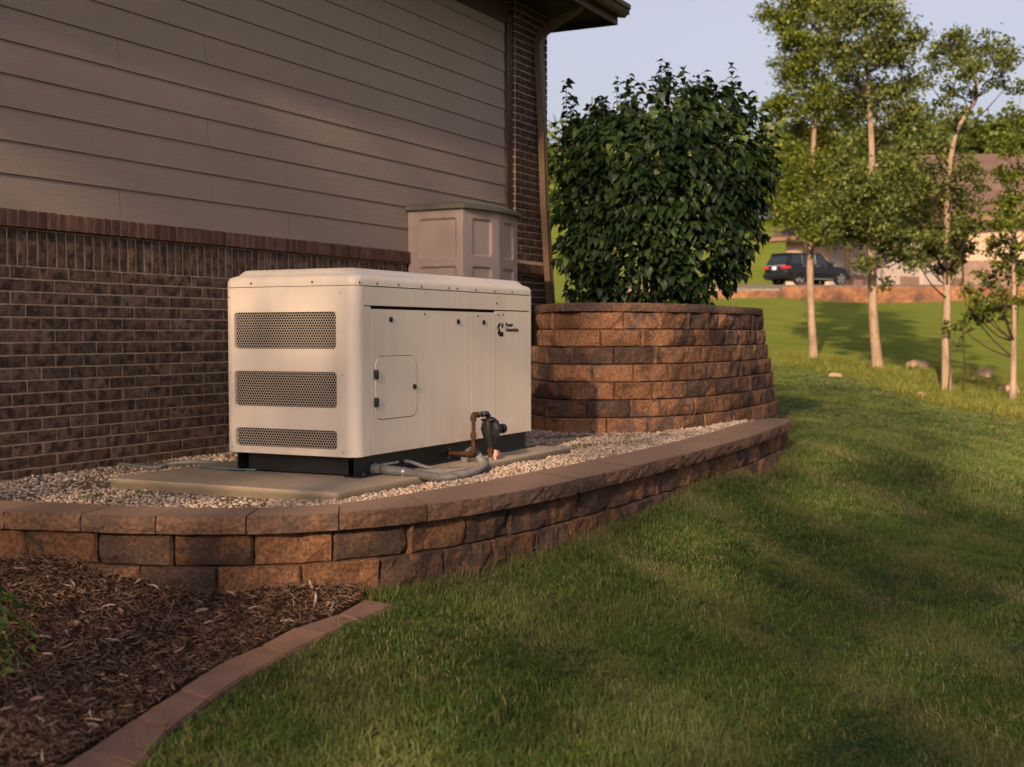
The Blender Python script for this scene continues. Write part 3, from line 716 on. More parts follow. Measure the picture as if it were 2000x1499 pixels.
def roofmesh(y0, y1, cap0, cap1):
    """plan-shaped lofting: rings of the rounded plan rising and drawing in"""
    rings = [(0, .0), (0, .022), (.003, .034), (.012, .048), (.030, .056), (.046, .061), (.056, .074), (.070, .086), (.090, .090), (.25, .097), (.38, .099)]
    V = []; Fc = []; N = None
    for ins, h in rings:
        r = max(.03, rc-ins*.3); a = GX0+ins; b = GX1-ins
        c0 = y0+(ins if cap0 else 0); c1 = y1-(ins if cap1 else 0)
        L = []
        for cx, cy, a0, rr in ((b-r, c1-r, 0, cap1), (a+r, c1-r, 90, cap1), (a+r, c0+r, 180, cap0), (b-r, c0+r, 270, cap0)):
            for i in range(7):
                q = R(a0+15*i)
                if rr: L.append((cx+r*math.cos(q), cy+r*math.sin(q), Z1+h))
                else:
                    X_ = b if a0 in (0, 270) else a; Y_ = c1 if a0 in (0, 90) else c0
                    t = i/6; L.append((X_ + (0 if True else 0), Y_, Z1+h))
        N = len(L); V += L
    for j in range(len(rings)-1):
        for i in range(N): Fc.append((j*N+i, j*N+(i+1) % N, (j+1)*N+(i+1) % N, (j+1)*N+i))
    Fc.append(tuple((len(rings)-1)*N+i for i in range(N))); Fc.append(tuple(range(N-1, -1, -1)))
    me = MB().add(V, Fc).mesh('roof'); bm = bmesh.new(); bm.from_mesh(me); bmesh.ops.remove_doubles(bm, verts=bm.verts, dist=1e-5)
    bmesh.ops.recalc_face_normals(bm, faces=bm.faces); bm.to_mesh(me); bm.free(); return me
ymid = 6.596
for a, b, c0, c1 in ((GY0, ymid-.0015, True, False), (ymid+.0015, GY1, False, True)):
    o = link('roof_panel', roofmesh(a, b, c0, c1), STEEL, gen, smooth=True); o.data.set_sharp_from_angle(angle=R(35))
for y in (5.66, 5.82, 6.02, 6.25, 6.54, 6.64, 6.86, 7.09, 7.32, 7.58): disc('screw', y, Z1+.012, .0058, .004, SCREW, GX1-.0005)
for x in (1.255, 1.635): MB().tube([(x, GY0+.0005, Z1+.018), (x, GY0-.004, Z1+.018)], .0055, 10).build('screw', SCREW, gen)
for x, z in ((1.11, .973), (1.805, .985), (1.118, .58), (1.812, .58), (1.125, .20), (1.817, .195)): MB().tube([(x, GY0+.0005, z), (x, GY0-.002, z)], .0032, 8).build('rivet', SCREW, gen)
# emblem and lettering: flat print on the panel
def yz(u, v, w_): return (w_, 7.122+u, .765+v)
PX = GX1+.0008
eo = [(.081, .081), (.040, .081)]+[(.0405-.0405*math.sin(R(a)), .0405+.0405*math.cos(R(a))) for a in range(15, 180, 12)]+[(.040, 0), (.081, 0), (.081, .027), (.052, .027)]+[(.052-.014*math.sin(R(a)), .0405-.0135*math.cos(R(a))) for a in range(20, 170, 20)]+[(.052, .054), (.081, .054)]
def clipline(poly, side_):
    # split along the slanting bar; bar from lower left to upper right
    out = []; off = .0055*side_
    def d(p): return (p[1]-.037)-(p[0]-.004)*1.02/1.0*.86-off
    n = len(poly)
    for i in range(n):
        a, b = poly[i], poly[(i+1) % n]; da, db = d(a)*side_, d(b)*side_
        if da >= 0: out.append(a)
        if (da >= 0) != (db >= 0):
            t = da/(da-db); out.append((a[0]+(b[0]-a[0])*t, a[1]+(b[1]-a[1])*t))
    return out
up = [(.058, .081)]+[(.0405-.0405*math.sin(R(a)), .0405+.0405*math.cos(R(a))) for a in range(10, 82, 10)]+[(.001, .036)]
tri = [(.070, .080), (.081, .081), (.081, .054), (.050, .054)]
lo = [(.014, .030), (.032, .054), (.036, .050)]+[(.052-.014*math.sin(R(a)), .0405-.0135*math.cos(R(a))) for a in range(120, -1, -20)]+[(.081, .027), (.081, 0), (.040, 0)]+[(.0405-.0405*math.sin(R(a)), .0405+.0405*math.cos(R(a))) for a in range(168, 104, -12)]
lo = [(.008, .024), (.031, .053), (.038, .044), (.040, .034), (.046, .029), (.054, .027), (.081, .027), (.081, 0), (.044, 0), (.030, .002), (.018, .008), (.011, .015)]
mb = MB()
for pl_ in (up, tri, lo): mb.prism(pl_, PX, PX+.0006, yz)
mb.build('emblem', PRINTB, gen)
def text(s, y, z, size, mat, x, name='lettering', bold=.0, sx=1.):
    cu = bpy.data.curves.new('t', 'FONT'); cu.body = s; cu.size = size; cu.extrude = .0003; cu.offset = bold; cu.resolution_u = 3
    to = bpy.data.objects.new('t', cu); col.objects.link(to); bpy.context.view_layer.update()
    me = bpy.data.meshes.new_from_object(to.evaluated_get(bpy.context.evaluated_depsgraph_get())); bpy.data.objects.remove(to)
    M = Matrix(((0, 0, 1, x), (1*sx, 0, 0, y), (0, 1, 0, z), (0, 0, 0, 1))); me.transform(M)
    me.materials.clear()
    return link(name, me, mat, gen)
text('Power', 7.232, .825, .0335, PRINTB, PX+.0004, bold=.0011, sx=1.12)
text('Generation', 7.232, .7955, .0335, PRINTB, PX+.0004, bold=.0011, sx=1.12)
# skid
rx = GX1-.04
for (xa, xb) in ((GX0+.05, GX0+.10), (rx-.05, rx)):
    s_ = 1 if xa > 1.5 else -1
    m_ = MB(); web = xb if s_ > 0 else xa
    m_.box((web-.006 if s_ > 0 else web, GY0+.04, .078), (web if s_ > 0 else web+.006, GY1-.045, .170))
    m_.box((web-.05, GY0+.02, .0705), (web+.05, GY1+.0, .0775)); m_.box((web-.05, GY0+.04, .1642), (web+.03, GY1-.045, .1712))
    m_.build('skid_rail', BLACKSTEEL, gen)
MB().box((GX0+.108, GY0+.06, .0785), (rx-.052, GY0+.066, .1640)).build('skid_cross_member', BLACKSTEEL, gen)
MB().box((GX0+.108, GY1-.09, .0785), (rx-.052, GY1-.084, .1640)).build('skid_cross_member', BLACKSTEEL, gen)
for y in (5.70, 7.56):
    MB().tube([(rx+.03, y, .0778), (rx+.03, y, .086), (rx+.03, y, .092)], [.009, .009, .004], 6).build('anchor_bolt', SCREW, gen)
text('cumminspower.com', 5.872, .106, .0225, PRINTW, rx+.0008, bold=.0006, sx=1.12)

# ---------------------------------------------------------------- gas supply
gas = empty('gas_regulator', (2.05, 6.7, 0), label='black gas regulator on rusty pipework standing in front of the generator side', cat='gas regulator')
def pipe(name, pts, r, mat, n=12): return MB().tube(pts, r, n).build(name, mat, gas, smooth=True)
pipe('supply_pipe', [(rx+.001, 6.60, .112), (2.03, 6.545, .122)], .0125, RUST)
pipe('supply_pipe', [(2.05, 6.54, .14), (2.05, 6.54, .31)], .012, RUST)
pipe('coupling', [(2.05, 6.54, .210), (2.05, 6.54, .238)], .0165, RUST, 8)
pipe('elbow', [(2.02, 6.548, .121), (2.04, 6.543, .122), (2.05, 6.54, .134), (2.05, 6.54, .152)], [.017, .018, .018, .017], RUST)
pipe('elbow', [(2.05, 6.54, .302), (2.05, 6.54, .325), (2.05, 6.548, .335), (2.05, 6.575, .335)], [.017, .018, .018, .017], RUST)
pipe('union', [(2.05, 6.575, .335), (2.05, 6.59, .335), (2.05, 6.592, .335), (2.05, 6.605, .335), (2.05, 6.607, .335), (2.05, 6.64, .335), (2.05, 6.642, .335), (2.05, 6.665, .335)], [.010, .010, .017, .017, .012, .012, .017, .017], BLACKSTEEL, 8)
pipe('elbow', [(2.05, 6.66, .335), (2.05, 6.70, .335), (2.05, 6.712, .326), (2.05, 6.712, .305)], [.013, .015, .015, .014], BLACKSTEEL)
for y_, z_ in ((6.60, .088), (6.60, .136)): MB().tube([(rx+.0005, y_, z_), (rx+.010, y_, z_)], .006, 6).build('bolt', CHROME, gas)
# regulator: dished diaphragm housing seen nearly edge on, with a side outlet, spring cap and lugs
ax_d = Vector((.86, .5, 0)).normalized(); c0 = Vector((2.05, 6.745, .245))
def along(c, d, prof, n=24):
    return MB().tube([c+d*a for a, r_ in prof], [r_ for a, r_ in prof], n)
yv = Vector((.25, 1, 0)).normalized()
along(c0, yv, [(-.022, .028), (-.018, .050), (-.006, .060), (-.005, .070), (.004, .070), (.005, .060), (.022, .052), (.036, .036), (.044, .026)]).build('diaphragm_housing', BLACK, gas, smooth=True)
along(c0+Vector((0, 0, -.002)), yv, [(.040, .021), (.085, .021), (.086, .027), (.110, .027), (.114, .022)]).build('vent_outlet', BLACK, gas, smooth=True)
MB().box((2.015, 6.69, .292), (2.085, 6.73, .306)).build('flange', BLACK, gas, bevel=.004)
MB().tube([(2.05, 6.712, .302), (2.05, 6.718, .262), (2.05, 6.728, .20), (2.05, 6.735, .15)], [.020, .028, .026, .018], 14).build('body', BLACK, gas, smooth=True)
for k in range(8):
    q = 2*math.pi*k/8; side_ = yv.cross(Vector((0, 0, 1))); p = c0+side_*math.cos(q)*.064+Vector((0, 0, 1))*math.sin(q)*.064
    along(p, yv, [(-.010, .006), (.012, .006)], 6).build('bolt', BLACK, gas)
pipe('drop_pipe', [(2.05, 6.737, .155), (2.05, 6.738, .085)], .013, RUST)
pipe('collar', [(2.05, 6.738, .118), (2.05, 6.738, .135)], .019, RUST, 8)
pipe('stub', [(2.05, 6.74, .088), (2.05, 6.74, .06), (2.05, 6.741, -.03)], [.014, .016, .017], PVC)
mb = MB().box((2.062, 6.752, .070), (2.078, 6.772, .128)); mb.box((2.0785, 6.750, .092), (2.086, 6.785, .122)); mb.build('valve_handle', PINK, gas, bevel=.004)

def smooth_path(P, step=.006): return [tuple(p) for p in catmull(P, step)]
def hose(name, P, r, label, corr=.0, clamps=(), fit=None, mat=None, parts=True, cat='conduit'):
    t = empty(name, (P[0][0], P[0][1], 0), label=label, cat=cat)
    pts = smooth_path(P, .0045); rs = [r*(1+(corr if i % 2 else -corr)) for i in range(len(pts))]
    MB().tube(pts, rs, 14).build('hose_sleeve', mat or CONDUIT, t, smooth=True)
    for i in clamps:
        k = int(len(pts)*i); MB().tube(pts[k:k+4], r*1.16, 14).build('clamp', CHROME, t, smooth=True)
        MB().box(Vector(pts[k+1])+Vector((r*.6, -.006, -r*1.3)), Vector(pts[k+1])+Vector((r*1.2, .006, -r*.2))).build('clamp_screw', CHROME, t)
    if fit:
        a, b = Vector(fit[0]), Vector(fit[1]); MB().tube([a, a.lerp(b, .3), a.lerp(b, .32), b], [r*1.35, r*1.35, r*1.2, r*1.15], 16).build('fitting', PVC, t, smooth=True)
    return t
hose('flexible_conduit', [(rx+.03, 5.835, .098), (1.93, 5.84, .094), (2.02, 5.825, .092), (2.12, 5.85, .080), (2.20, 5.91, .062), (2.24, 6.02, .060), (2.235, 6.20, .062), (2.19, 6.38, .066), (2.12, 6.53, .065), (2.05, 6.60, .100), (2.015, 6.615, .128), (1.992, 6.60, .128), (1.975, 6.585, .10)], .0225,
     'thick ribbed grey conduit looping from the skid across the gravel to an upright stub', .11, (.13,), ((rx+.001, 5.835, .098), (rx+.05, 5.837, .097)))
hose('flexible_conduit', [(rx-.0, 6.13, .112), (1.90, 6.14, .104), (1.97, 6.16, .082), (2.03, 6.21, .068), (2.08, 6.28, .066), (2.13, 6.38, .050), (2.16, 6.44, .02)], .0105,
     'thin grey conduit from the black skid running down into the gravel', .07, (.42,))
MB().tube([(1.974, 6.58, .098), (1.972, 6.58, .0), (1.972, 6.58, -.05)], .024, 14).build('conduit_stub', PVC, smooth=True, label='grey upright pipe stub where the thick conduit ends in the gravel', cat='pipe')
wp = [on(300, 914, 2, .03), on(330, 907, 2, .045), on(372, 903, 2, .055), on(420, 905, 2, .055), on(470, 912, 2, .05), on(540, 915, 2, .06)]
hose('wall_conduit', [(0.06, wp[0][1]+.05, .03)]+[tuple(p) for p in wp], .014, 'grey conduit lying along the foot of the brick wall behind the slab', .0, (), None, PVC)
tp = [on(345, 914, 2, .015), on(400, 913, 2, .078), on(460, 917, 2, .078), on(500, 918, 2, .078)]
MB().tube(smooth_path([tuple(p) for p in tp], .02), .004, 8).build('teal_tube', TEAL, smooth=True, label='thin teal tubing lying across the back of the concrete slab', cat='tube')
MB().box((.001, 5.30, -.2), (.05, 7.6, -.002)).build('foundation', CONCRETE, house)

# ---------------------------------------------------------------- storage cabinet
cab = empty('storage_cabinet', (.3, 9.6, 0), label='tan resin storage cabinet with bowed front and olive lid behind the generator', cat='cabinet')
def panelled(name, a, b, z0, z1, recs, th=.025):
    """upright panel from a to b with sunk rounded fields; outside on the right of travel"""
    a = np.array(a); b = np.array(b); L = np.linalg.norm(b-a); d = (b-a)/L; nrm = np.array([d[1], -d[0]])
    def cv(u, v, w_): p = a+d*u+nrm*w_; return (p[0], p[1], v)
    mb = MB()
    hl = [rrect(u0*L, v0, u1*L, v1, .03, 4)[::-1] for u0, u1, v0, v1 in recs]
    mb.prism([(0, z0), (L, z0), (L, z1), (0, z1)], 0, -.004, cv, hl)
    for (u0, u1, v0, v1) in recs:
        A = rrect(u0*L, v0, u1*L, v1, .03, 4); B = rrect(u0*L+.018, v0+.018, u1*L-.018, v1-.018, .02, 4); n = len(A)
        V = [cv(p[0], p[1], 0.) for p in A]+[cv(p[0], p[1], -.018) for p in B]
        mb.add(V, [(i, (i+1) % n, n+(i+1) % n, n+i) for i in range(n)]+[tuple(n+i for i in range(n))])
    mb.prism([(0, z0), (L, z0), (L, z1), (0, z1)], -.022, -.03, cv)
    return mb.build(name, RESIN, cab, bevel=0, fix=False, smooth=False)
CA = (.012, 9.20); CB = (.515, 9.20); CM = (.575, 9.83); CE = (.505, 10.10); CZ = 1.78
flds = [(.19, .88, 1.38, 1.70), (.19, .88, .90, 1.32), (.19, .88, .2, .84)]
panelled('side_panel', CA, CB, 0, CZ, flds)
panelled('door', (.520, 9.206), (.590, 9.665), 0, CZ-.01, [(.22, .80, 1.40, 1.70), (.22, .80, .90, 1.32), (.22, .80, .2, .84)])
panelled('door', (.590, 9.672), (.520, 10.14), 0, CZ-.01, [(.20, .78, 1.40, 1.70), (.20, .78, .90, 1.32), (.20, .78, .2, .84)])
panelled('side_panel', (.515, 10.146), (.012, 10.146), 0, CZ, flds)
MB().box((.004, 9.23, 0), (.012, 10.12, CZ)).build('back_panel', RESIN, cab)
lidp = [(-.0, 9.165), (.545, 9.165), (.60, 9.35), (.625, 9.55), (.63, 9.67), (.622, 9.80), (.60, 9.99), (.548, 10.18), (-.0, 10.18)]
mb = MB(); n = len(lidp)
V = []
for (h, s_) in ((CZ-.012, 1.), (CZ+.018, 1.0), (CZ+.030, .97), (CZ+.052, .75), (CZ+.062, .35)):
    V += [(max(.001, .01+(x-.01)*s_), 9.672+(y-9.672)*s_, h) for x, y in lidp]
Fc = [(k*n+i, k*n+(i+1) % n, (k+1)*n+(i+1) % n, (k+1)*n+i) for k in range(4) for i in range(n)]+[tuple(range(n-1, -1, -1)), tuple(4*n+i for i in range(n))]
mb.add(V, Fc).build('lid', LID, cab, smooth=True)

# ---------------------------------------------------------------- paver edging
edge = empty('paver_edging', (2.4, 4., -.35), label='curved row of reddish concrete pavers between the mulch and the lawn', cat='edging')
EI = edge.matrix_basis.inverted()
for i in range(len(PI_)-1):
    a, b, c_, d = PI_[i], PO_[i], PO_[i+1], PI_[i+1]; ctr = (a+b+c_+d)/4
    q = [ctr+(p-ctr)*np.array([.985, .985, 1.]) for p in (a, b, c_, d)]; q[0], q[1], q[2], q[3] = q
    zt = ctr[2]+.027; mb = MB(); sub = 3
    V = [(p[0]-ctr[0], p[1]-ctr[1], p[2]-ctr[2]) for p in q]; mb.add([(x, y, z-.08) for x, y, z in V]+V, [(0,3,2,1),(4,5,6,7),(0,1,5,4),(1,2,6,5),(2,3,7,6),(3,0,4,7)])
    me = mb.mesh('paver'); bm = bmesh.new(); bm.from_mesh(me)
    bmesh.ops.bevel(bm, geom=list(bm.edges), offset=.006, segments=2, affect='EDGES'); bm.to_mesh(me); bm.free(); me.materials.append(PAVER)
    o = place('paver', me, (ctr[0], ctr[1], zt+rnd.uniform(-.003, .003)), 0, edge, EI); o.rotation_euler = (rnd.uniform(-.012, .012), rnd.uniform(-.012, .012), 0)

# ---------------------------------------------------------------- scattering helpers
def rotmats(rx_, ry_, rz_):
    cx, sx, cy, sy, cz, sz = np.cos(rx_), np.sin(rx_), np.cos(ry_), np.sin(ry_), np.cos(rz_), np.sin(rz_)
    M = np.empty((len(cx), 3, 3))
    M[:, 0, 0] = cz*cy; M[:, 0, 1] = cz*sy*sx-sz*cx; M[:, 0, 2] = cz*sy*cx+sz*sx
    M[:, 1, 0] = sz*cy; M[:, 1, 1] = sz*sy*sx+cz*cx; M[:, 1, 2] = sz*sy*cx-cz*sx
    M[:, 2, 0] = -sy; M[:, 2, 1] = cy*sx; M[:, 2, 2] = cy*cx
    return M
def np_mesh(name, V, quads=None, tris=None, attrs=None):
    me = bpy.data.meshes.new(name); V = np.asarray(V, np.float32)
    idx = []; starts = []; tot = 0
    if quads is not None and len(quads): idx.append(quads.ravel()); starts.append(np.arange(len(quads))*4); tot = len(quads)*4
    if tris is not None and len(tris): idx.append(tris.ravel()); starts.append(tot+np.arange(len(tris))*3)
    idx = np.concatenate(idx).astype(np.int32); starts = np.concatenate(starts).astype(np.int32)
    me.vertices.add(len(V)); me.vertices.foreach_set('co', V.ravel()); me.loops.add(len(idx)); me.loops.foreach_set('vertex_index', idx)
    me.polygons.add(len(starts)); me.polygons.foreach_set('loop_start', starts)
    me.update(calc_edges=True)
    for k, a in (attrs or {}).items():
        t = me.attributes.new(k, 'FLOAT', 'POINT'); t.data.foreach_set('value', np.asarray(a, np.float32))
    return me
def scatter(protos, pos, M, scl, rv, name):
    """protos: list of (V, quads, tris); one joined mesh"""
    which = npr.integers(0, len(protos), len(pos)); VV = []; Q = []; T = []; A = []; base = 0
    for k, (V, q, t) in enumerate(protos):
        I = np.where(which == k)[0]
        if len(I) == 0: continue
        W = np.einsum('nij,nvj->nvi', M[I], V[None]*scl[I][:, None, :])+pos[I][:, None, :]
        nv = len(V); off = base+np.arange(len(I))*nv
        VV.append(W.reshape(-1, 3)); A.append(np.repeat(rv[I], nv))
        if q is not None and len(q): Q.append((off[:, None, None]+q[None]).reshape(-1, 4))
        if t is not None and len(t): T.append((off[:, None, None]+t[None]).reshape(-1, 3))
        base += len(I)*nv
    return np_mesh(name, np.concatenate(VV), np.concatenate(Q) if Q else None, np.concatenate(T) if T else None, {'rv': np.concatenate(A)})
def pts_in(P, n, test=None):
    P = np.array(P); lo = P.min(0); hi = P.max(0); xy = npr.uniform(lo, hi, (n, 2)); k = inside(P, xy[:, 0], xy[:, 1]); return xy[k]
def visible(x, y, z, m=.06):
    v = np.stack([x, y, z], 1)-CAM; D = v@FW; px = (v@RX)/D*F/1000; py = -(v@UY)/D*F/1000
    return (D > 1.) & (np.abs(px) < 1+m) & (np.abs(py) < .75+m+.1/np.maximum(D, .5)*1.)

# gravel
def pebble(seed):
    r = random.Random(seed); bm = bmesh.new(); bmesh.ops.create_icosphere(bm, subdivisions=1, radius=1)
    for v in bm.verts:
        v.co *= r.uniform(.72, 1.18); v.co.z *= .62; v.co.x *= 1.15
    V = np.array([v.co[:] for v in bm.verts]); T = np.array([[v.index for v in f.verts] for f in bm.faces]); bm.free(); return (V, None, T)
PB = [pebble(s) for s in range(8)]
xy = pts_in(gravP, 72000)
inpad = (xy[:, 0] > px0-.004) & (xy[:, 0] < px1+.004) & (xy[:, 1] > py0-.004) & (xy[:, 1] < py1+.004)
xy = xy[~inpad & (xy[:, 0] > .01)]
tp_ = inside([tuple(p) for p in TER.offset(.02).p[::8]]+[(-3, 12)], xy[:, 0], xy[:, 1]); xy = xy[~tp_]
n_ = len(xy); z = .012+.026*np.clip((xy[:, 0]-1.9)/.4,0,1)+npr.uniform(-.008, .012, n_)+.012*np.array([noise.noise((a*2.2, b*2.2, 3)) for a, b in xy])
s0 = npr.uniform(.0055, .0122, n_); s0[npr.random(n_) < .05] *= 1.5
me = scatter(PB, np.column_stack([xy, z]), rotmats(npr.normal(0, .45, n_), npr.normal(0, .45, n_), npr.uniform(0, 6.28, n_)), s0[:, None]*npr.uniform(.8, 1.25, (n_, 3)), npr.random(n_), 'gravel')
link('gravel', me, GRAVEL, kind='stuff')

# mulch bed: dark ground, shredded strands and chips
mb = MB(); P = mulchP
gx_ = np.arange(-.05, 3.3, .06); gy_ = np.arange(1.0, 4.95, .06); nx, ny = len(gx_), len(gy_); XX, YY = np.meshgrid(gx_, gy_)
ins = inside(P, XX.ravel(), YY.ravel()); zz_ = ground(XX.ravel(), YY.ravel()); bumpz = np.array([noise.noise((a*3, b*3, 1)) for a, b in zip(XX.ravel(), YY.ravel())])*.018
def mulch_h(x, y): return ground(x, y)+.026+np.array([noise.noise((a*3, b*3, 1)) for a, b in zip(np.atleast_1d(x), np.atleast_1d(y))])*.018
V = np.column_stack([XX.ravel(), YY.ravel(), np.where(ins, zz_+.024+bumpz, zz_-.05)])
q = []
for j in range(ny-1):
    for i in range(nx-1):
        a = j*nx+i
        if ins[a] or ins[a+1] or ins[a+nx] or ins[a+nx+1]: q.append((a, a+1, a+nx+1, a+nx))
link('mulch_ground', np_mesh('mg', V, np.array(q)), MSOIL, smooth=True, kind='structure')
def strand(seed):
    r = random.Random(seed); L = 1.; n = 4; V = []; w_ = r.uniform(.05, .14); bend = r.uniform(-.22, .22); b2 = r.uniform(-.1, .1)
    for i in range(n):
        t = i/(n-1)-.5; ww = w_*(1-abs(t)*1.1)*r.uniform(.8, 1.2)+.012
        y = bend*(t*t)*2+r.uniform(-.02, .02); zc = b2*(t*t)*2
        V += [(t*L, y-ww, zc), (t*L, y+ww, zc), (t*L, y, zc+ww*.9)]
    Q = []
    for i in range(n-1):
        a = i*3
        for k in range(3): Q.append((a+k, a+(k+1) % 3, a+3+(k+1) % 3, a+3+k))
    T = [(0, 2, 1), (n*3-3, n*3-2, n*3-1)]
    return (np.array(V, float), np.array(Q), np.array(T))
ST = [strand(s) for s in range(10)]
xy = pts_in(P, 115000); vis = visible(xy[:, 0], xy[:, 1], ground(xy[:, 0], xy[:, 1]), .12); xy = xy[vis]; n_ = len(xy)
L = npr.gamma(2.6, .0075, n_)+.005; th = L*npr.uniform(.3, 1.1, n_); big = npr.random(n_) < .012; L = np.where(big, npr.uniform(.015, .065, n_), L); th = np.where(big, L*npr.uniform(.7, 1.5, n_), np.minimum(th, .016))
me = scatter(ST, np.column_stack([xy, mulch_h(xy[:, 0], xy[:, 1])+npr.uniform(.0, .016, n_)]), rotmats(npr.normal(0, .7, n_), npr.normal(0, .42, n_), npr.uniform(0, 6.28, n_)),
             np.column_stack([L, th, th*npr.uniform(.4, .9, n_)]), np.where(big, npr.uniform(.82, 1, n_), npr.random(n_)*.93), 'mulch')
link('mulch', me, MULCH, kind='stuff')

# ---------------------------------------------------------------- grass
def clump(seed, nb, rad, hmin, hmax, wid, lean):
    r = np.random.default_rng(seed); V = []; Q = []; T = []; rv = []; hv = []
    for b in range(nb):
        a = r.uniform(0, 6.28); d = rad*math.sqrt(r.random()); x, y = d*math.cos(a), d*math.sin(a)
        h = r.uniform(hmin, hmax); az = r.uniform(0, 6.28); ln = abs(r.normal(0, lean))*h; w0 = wid*r.uniform(.7, 1.3)
        dx, dy = math.cos(az), math.sin(az); sx_, sy_ = -dy*w0/2, dx*w0/2; k = len(V)
        for t, ww, lt in ((0, 1., 0), (.5, .85, .28)):
            V += [(x+dx*ln*lt-sx_*ww, y+dy*ln*lt-sy_*ww, h*t), (x+dx*ln*lt+sx_*ww, y+dy*ln*lt+sy_*ww, h*t)]
        V.append((x+dx*ln, y+dy*ln, h*(1-.25*min(1, ln/h))))
        Q.append((k, k+1, k+3, k+2)); T.append((k+2, k+3, k+4)); c = r.random(); rv += [c]*5; hv += [0, 0, .5, .5, 1]
    return np_mesh('grass_clump', V, np.array(Q), np.array(T), {'rv': rv, 'hv': hv})
def grass_object(name, meshes, mat, xy, z, scl, rot, **k):
    grp = bpy.data.collections.new(name+'_clumps')
    for i, me in enumerate(meshes):
        me.materials.append(mat); o = bpy.data.objects.new(name+'_clump', me); grp.objects.link(o)
    me = bpy.data.meshes.new(name); me.vertices.add(len(xy)); me.vertices.foreach_set('co', np.column_stack([xy, z]).astype(np.float32).ravel())
    a = me.attributes.new('scl', 'FLOAT_VECTOR', 'POINT'); a.data.foreach_set('vector', scl.astype(np.float32).ravel())
    a = me.attributes.new('rot', 'FLOAT_VECTOR', 'POINT'); a.data.foreach_set('vector', rot.astype(np.float32).ravel())
    ob = link(name, me, mat, kind='stuff', **k)
    ng = bpy.data.node_groups.new(name, 'GeometryNodeTree')
    ng.interface.new_socket('Geometry', in_out='INPUT', socket_type='NodeSocketGeometry'); ng.interface.new_socket('Geometry', in_out='OUTPUT', socket_type='NodeSocketGeometry')
    N = ng.nodes; gi = N.new('NodeGroupInput'); go = N.new('NodeGroupOutput'); ip = N.new('GeometryNodeInstanceOnPoints'); ci = N.new('GeometryNodeCollectionInfo')
    ci.inputs['Collection'].default_value = grp; ci.inputs['Separate Children'].default_value = True; ci.inputs['Reset Children'].default_value = True
    ip.inputs['Pick Instance'].default_value = True
    ar = N.new('GeometryNodeInputNamedAttribute'); ar.data_type = 'FLOAT_VECTOR'; ar.inputs[0].default_value = 'rot'
    as_ = N.new('GeometryNodeInputNamedAttribute'); as_.data_type = 'FLOAT_VECTOR'; as_.inputs[0].default_value = 'scl'
    lk = ng.links.new; lk(gi.outputs[0], ip.inputs['Points']); lk(ci.outputs[0], ip.inputs['Instance']); lk(ar.outputs[0], ip.inputs['Rotation']); lk(as_.outputs[0], ip.inputs['Scale']); lk(ip.outputs[0], go.inputs[0])
    md = ob.modifiers.new('grass', 'NODES'); md.node_group = ng
    return ob
def lawn_points(D0, D1, dens, smax=.46):
    area_n = int(dens*(D1**2-D0**2)/2*(2*smax)); D = np.sqrt(npr.uniform(D0**2, D1**2, area_n)); s = npr.uniform(-smax, smax, area_n)
    x = CAM[0]+FW[0]/math.hypot(FW[0], FW[1])*D+RX[0]*s*D; y = CAM[1]+FW[1]/math.hypot(FW[0], FW[1])*D+RX[1]*s*D
    z = ground(x, y); k = visible(x, y, z, .03) & ~inside(noG, x, y)
    return np.column_stack([x, y])[k], z[k], D[k], s[k]
CL = [clump(100+i, 78, .055, .012, .046, .0042, 1.0) for i in range(7)]
xy1, z1_, D1_, s1_ = lawn_points(2.6, 8.5, 950); xy2, z2_, D2_, s2_ = lawn_points(8.5, 15, 420); xy3, z3_, D3_, s3_ = lawn_points(15, 34, 90)
mow = lambda s, D: D < np.interp(s, [.0, .2, .256, .304, .36, .40, .46], [34, 34, 29, 24.6, 21, 18.7, 16.5])
k3 = mow(s3_, D3_); xy = np.concatenate([xy1, xy2, xy3[k3]]); z = np.concatenate([z1_, z2_, z3_[k3]]); n_ = len(xy)
base = np.concatenate([np.full(len(xy1), 1.), np.full(len(xy2), 1.25), np.full(k3.sum(), 2.0)]); hfac = np.concatenate([np.full(len(xy1), 1.), np.full(len(xy2), .95), np.full(k3.sum(), .42)])
hn = np.array([noise.noise((a*1.6, b*1.6, 0)) for a, b in xy]); hs = base*hfac*(1+.35*hn)*npr.uniform(.8, 1.15, n_)
lx = np.array([noise.noise((a*2.1, b*2.1, 7)) for a, b in xy])*.5; ly = np.array([noise.noise((a*2.1, b*2.1, 17)) for a, b in xy])*.5
grass_object('grass', CL, GRASS, xy, z-.004, np.column_stack([base, base, hs]), np.column_stack([lx+npr.normal(0, .12, n_), ly+npr.normal(0, .12, n_), npr.uniform(0, 6.28, n_)]))
# clover among the blades
def clover(seed):
    r = np.random.default_rng(seed); V = []; Q = []; rv = []
    for b in range(34):
        a = r.uniform(0, 6.28); d = .07*math.sqrt(r.random()); x, y, z = d*math.cos(a), d*math.sin(a), r.uniform(.016, .038); s_ = r.uniform(.005, .008); c = r.uniform(.1, .6)
        for k in range(3):
            q = a+k*2.09; ux, uy = math.cos(q), math.sin(q); n = len(V)
            V += [(x, y, z), (x+s_*(ux-.55*uy), y+s_*(uy+.55*ux), z+.001), (x+s_*1.6*ux, y+s_*1.6*uy, z+r.uniform(-.002, .003)), (x+s_*(ux+.55*uy), y+s_*(uy-.55*ux), z+.001)]
            Q.append((n, n+3, n+2, n+1)); rv += [c]*4
    return np_mesh('clover_clump', V, np.array(Q), None, {'rv': rv, 'hv': [1.]*len(rv)})
xy, z, D, s = lawn_points(2.6, 9, 150); kk = np.array([noise.noise((a*1.9, b*1.9, 31)) for a, b in xy]) > .05; xy, z = xy[kk], z[kk]; n_ = len(xy)
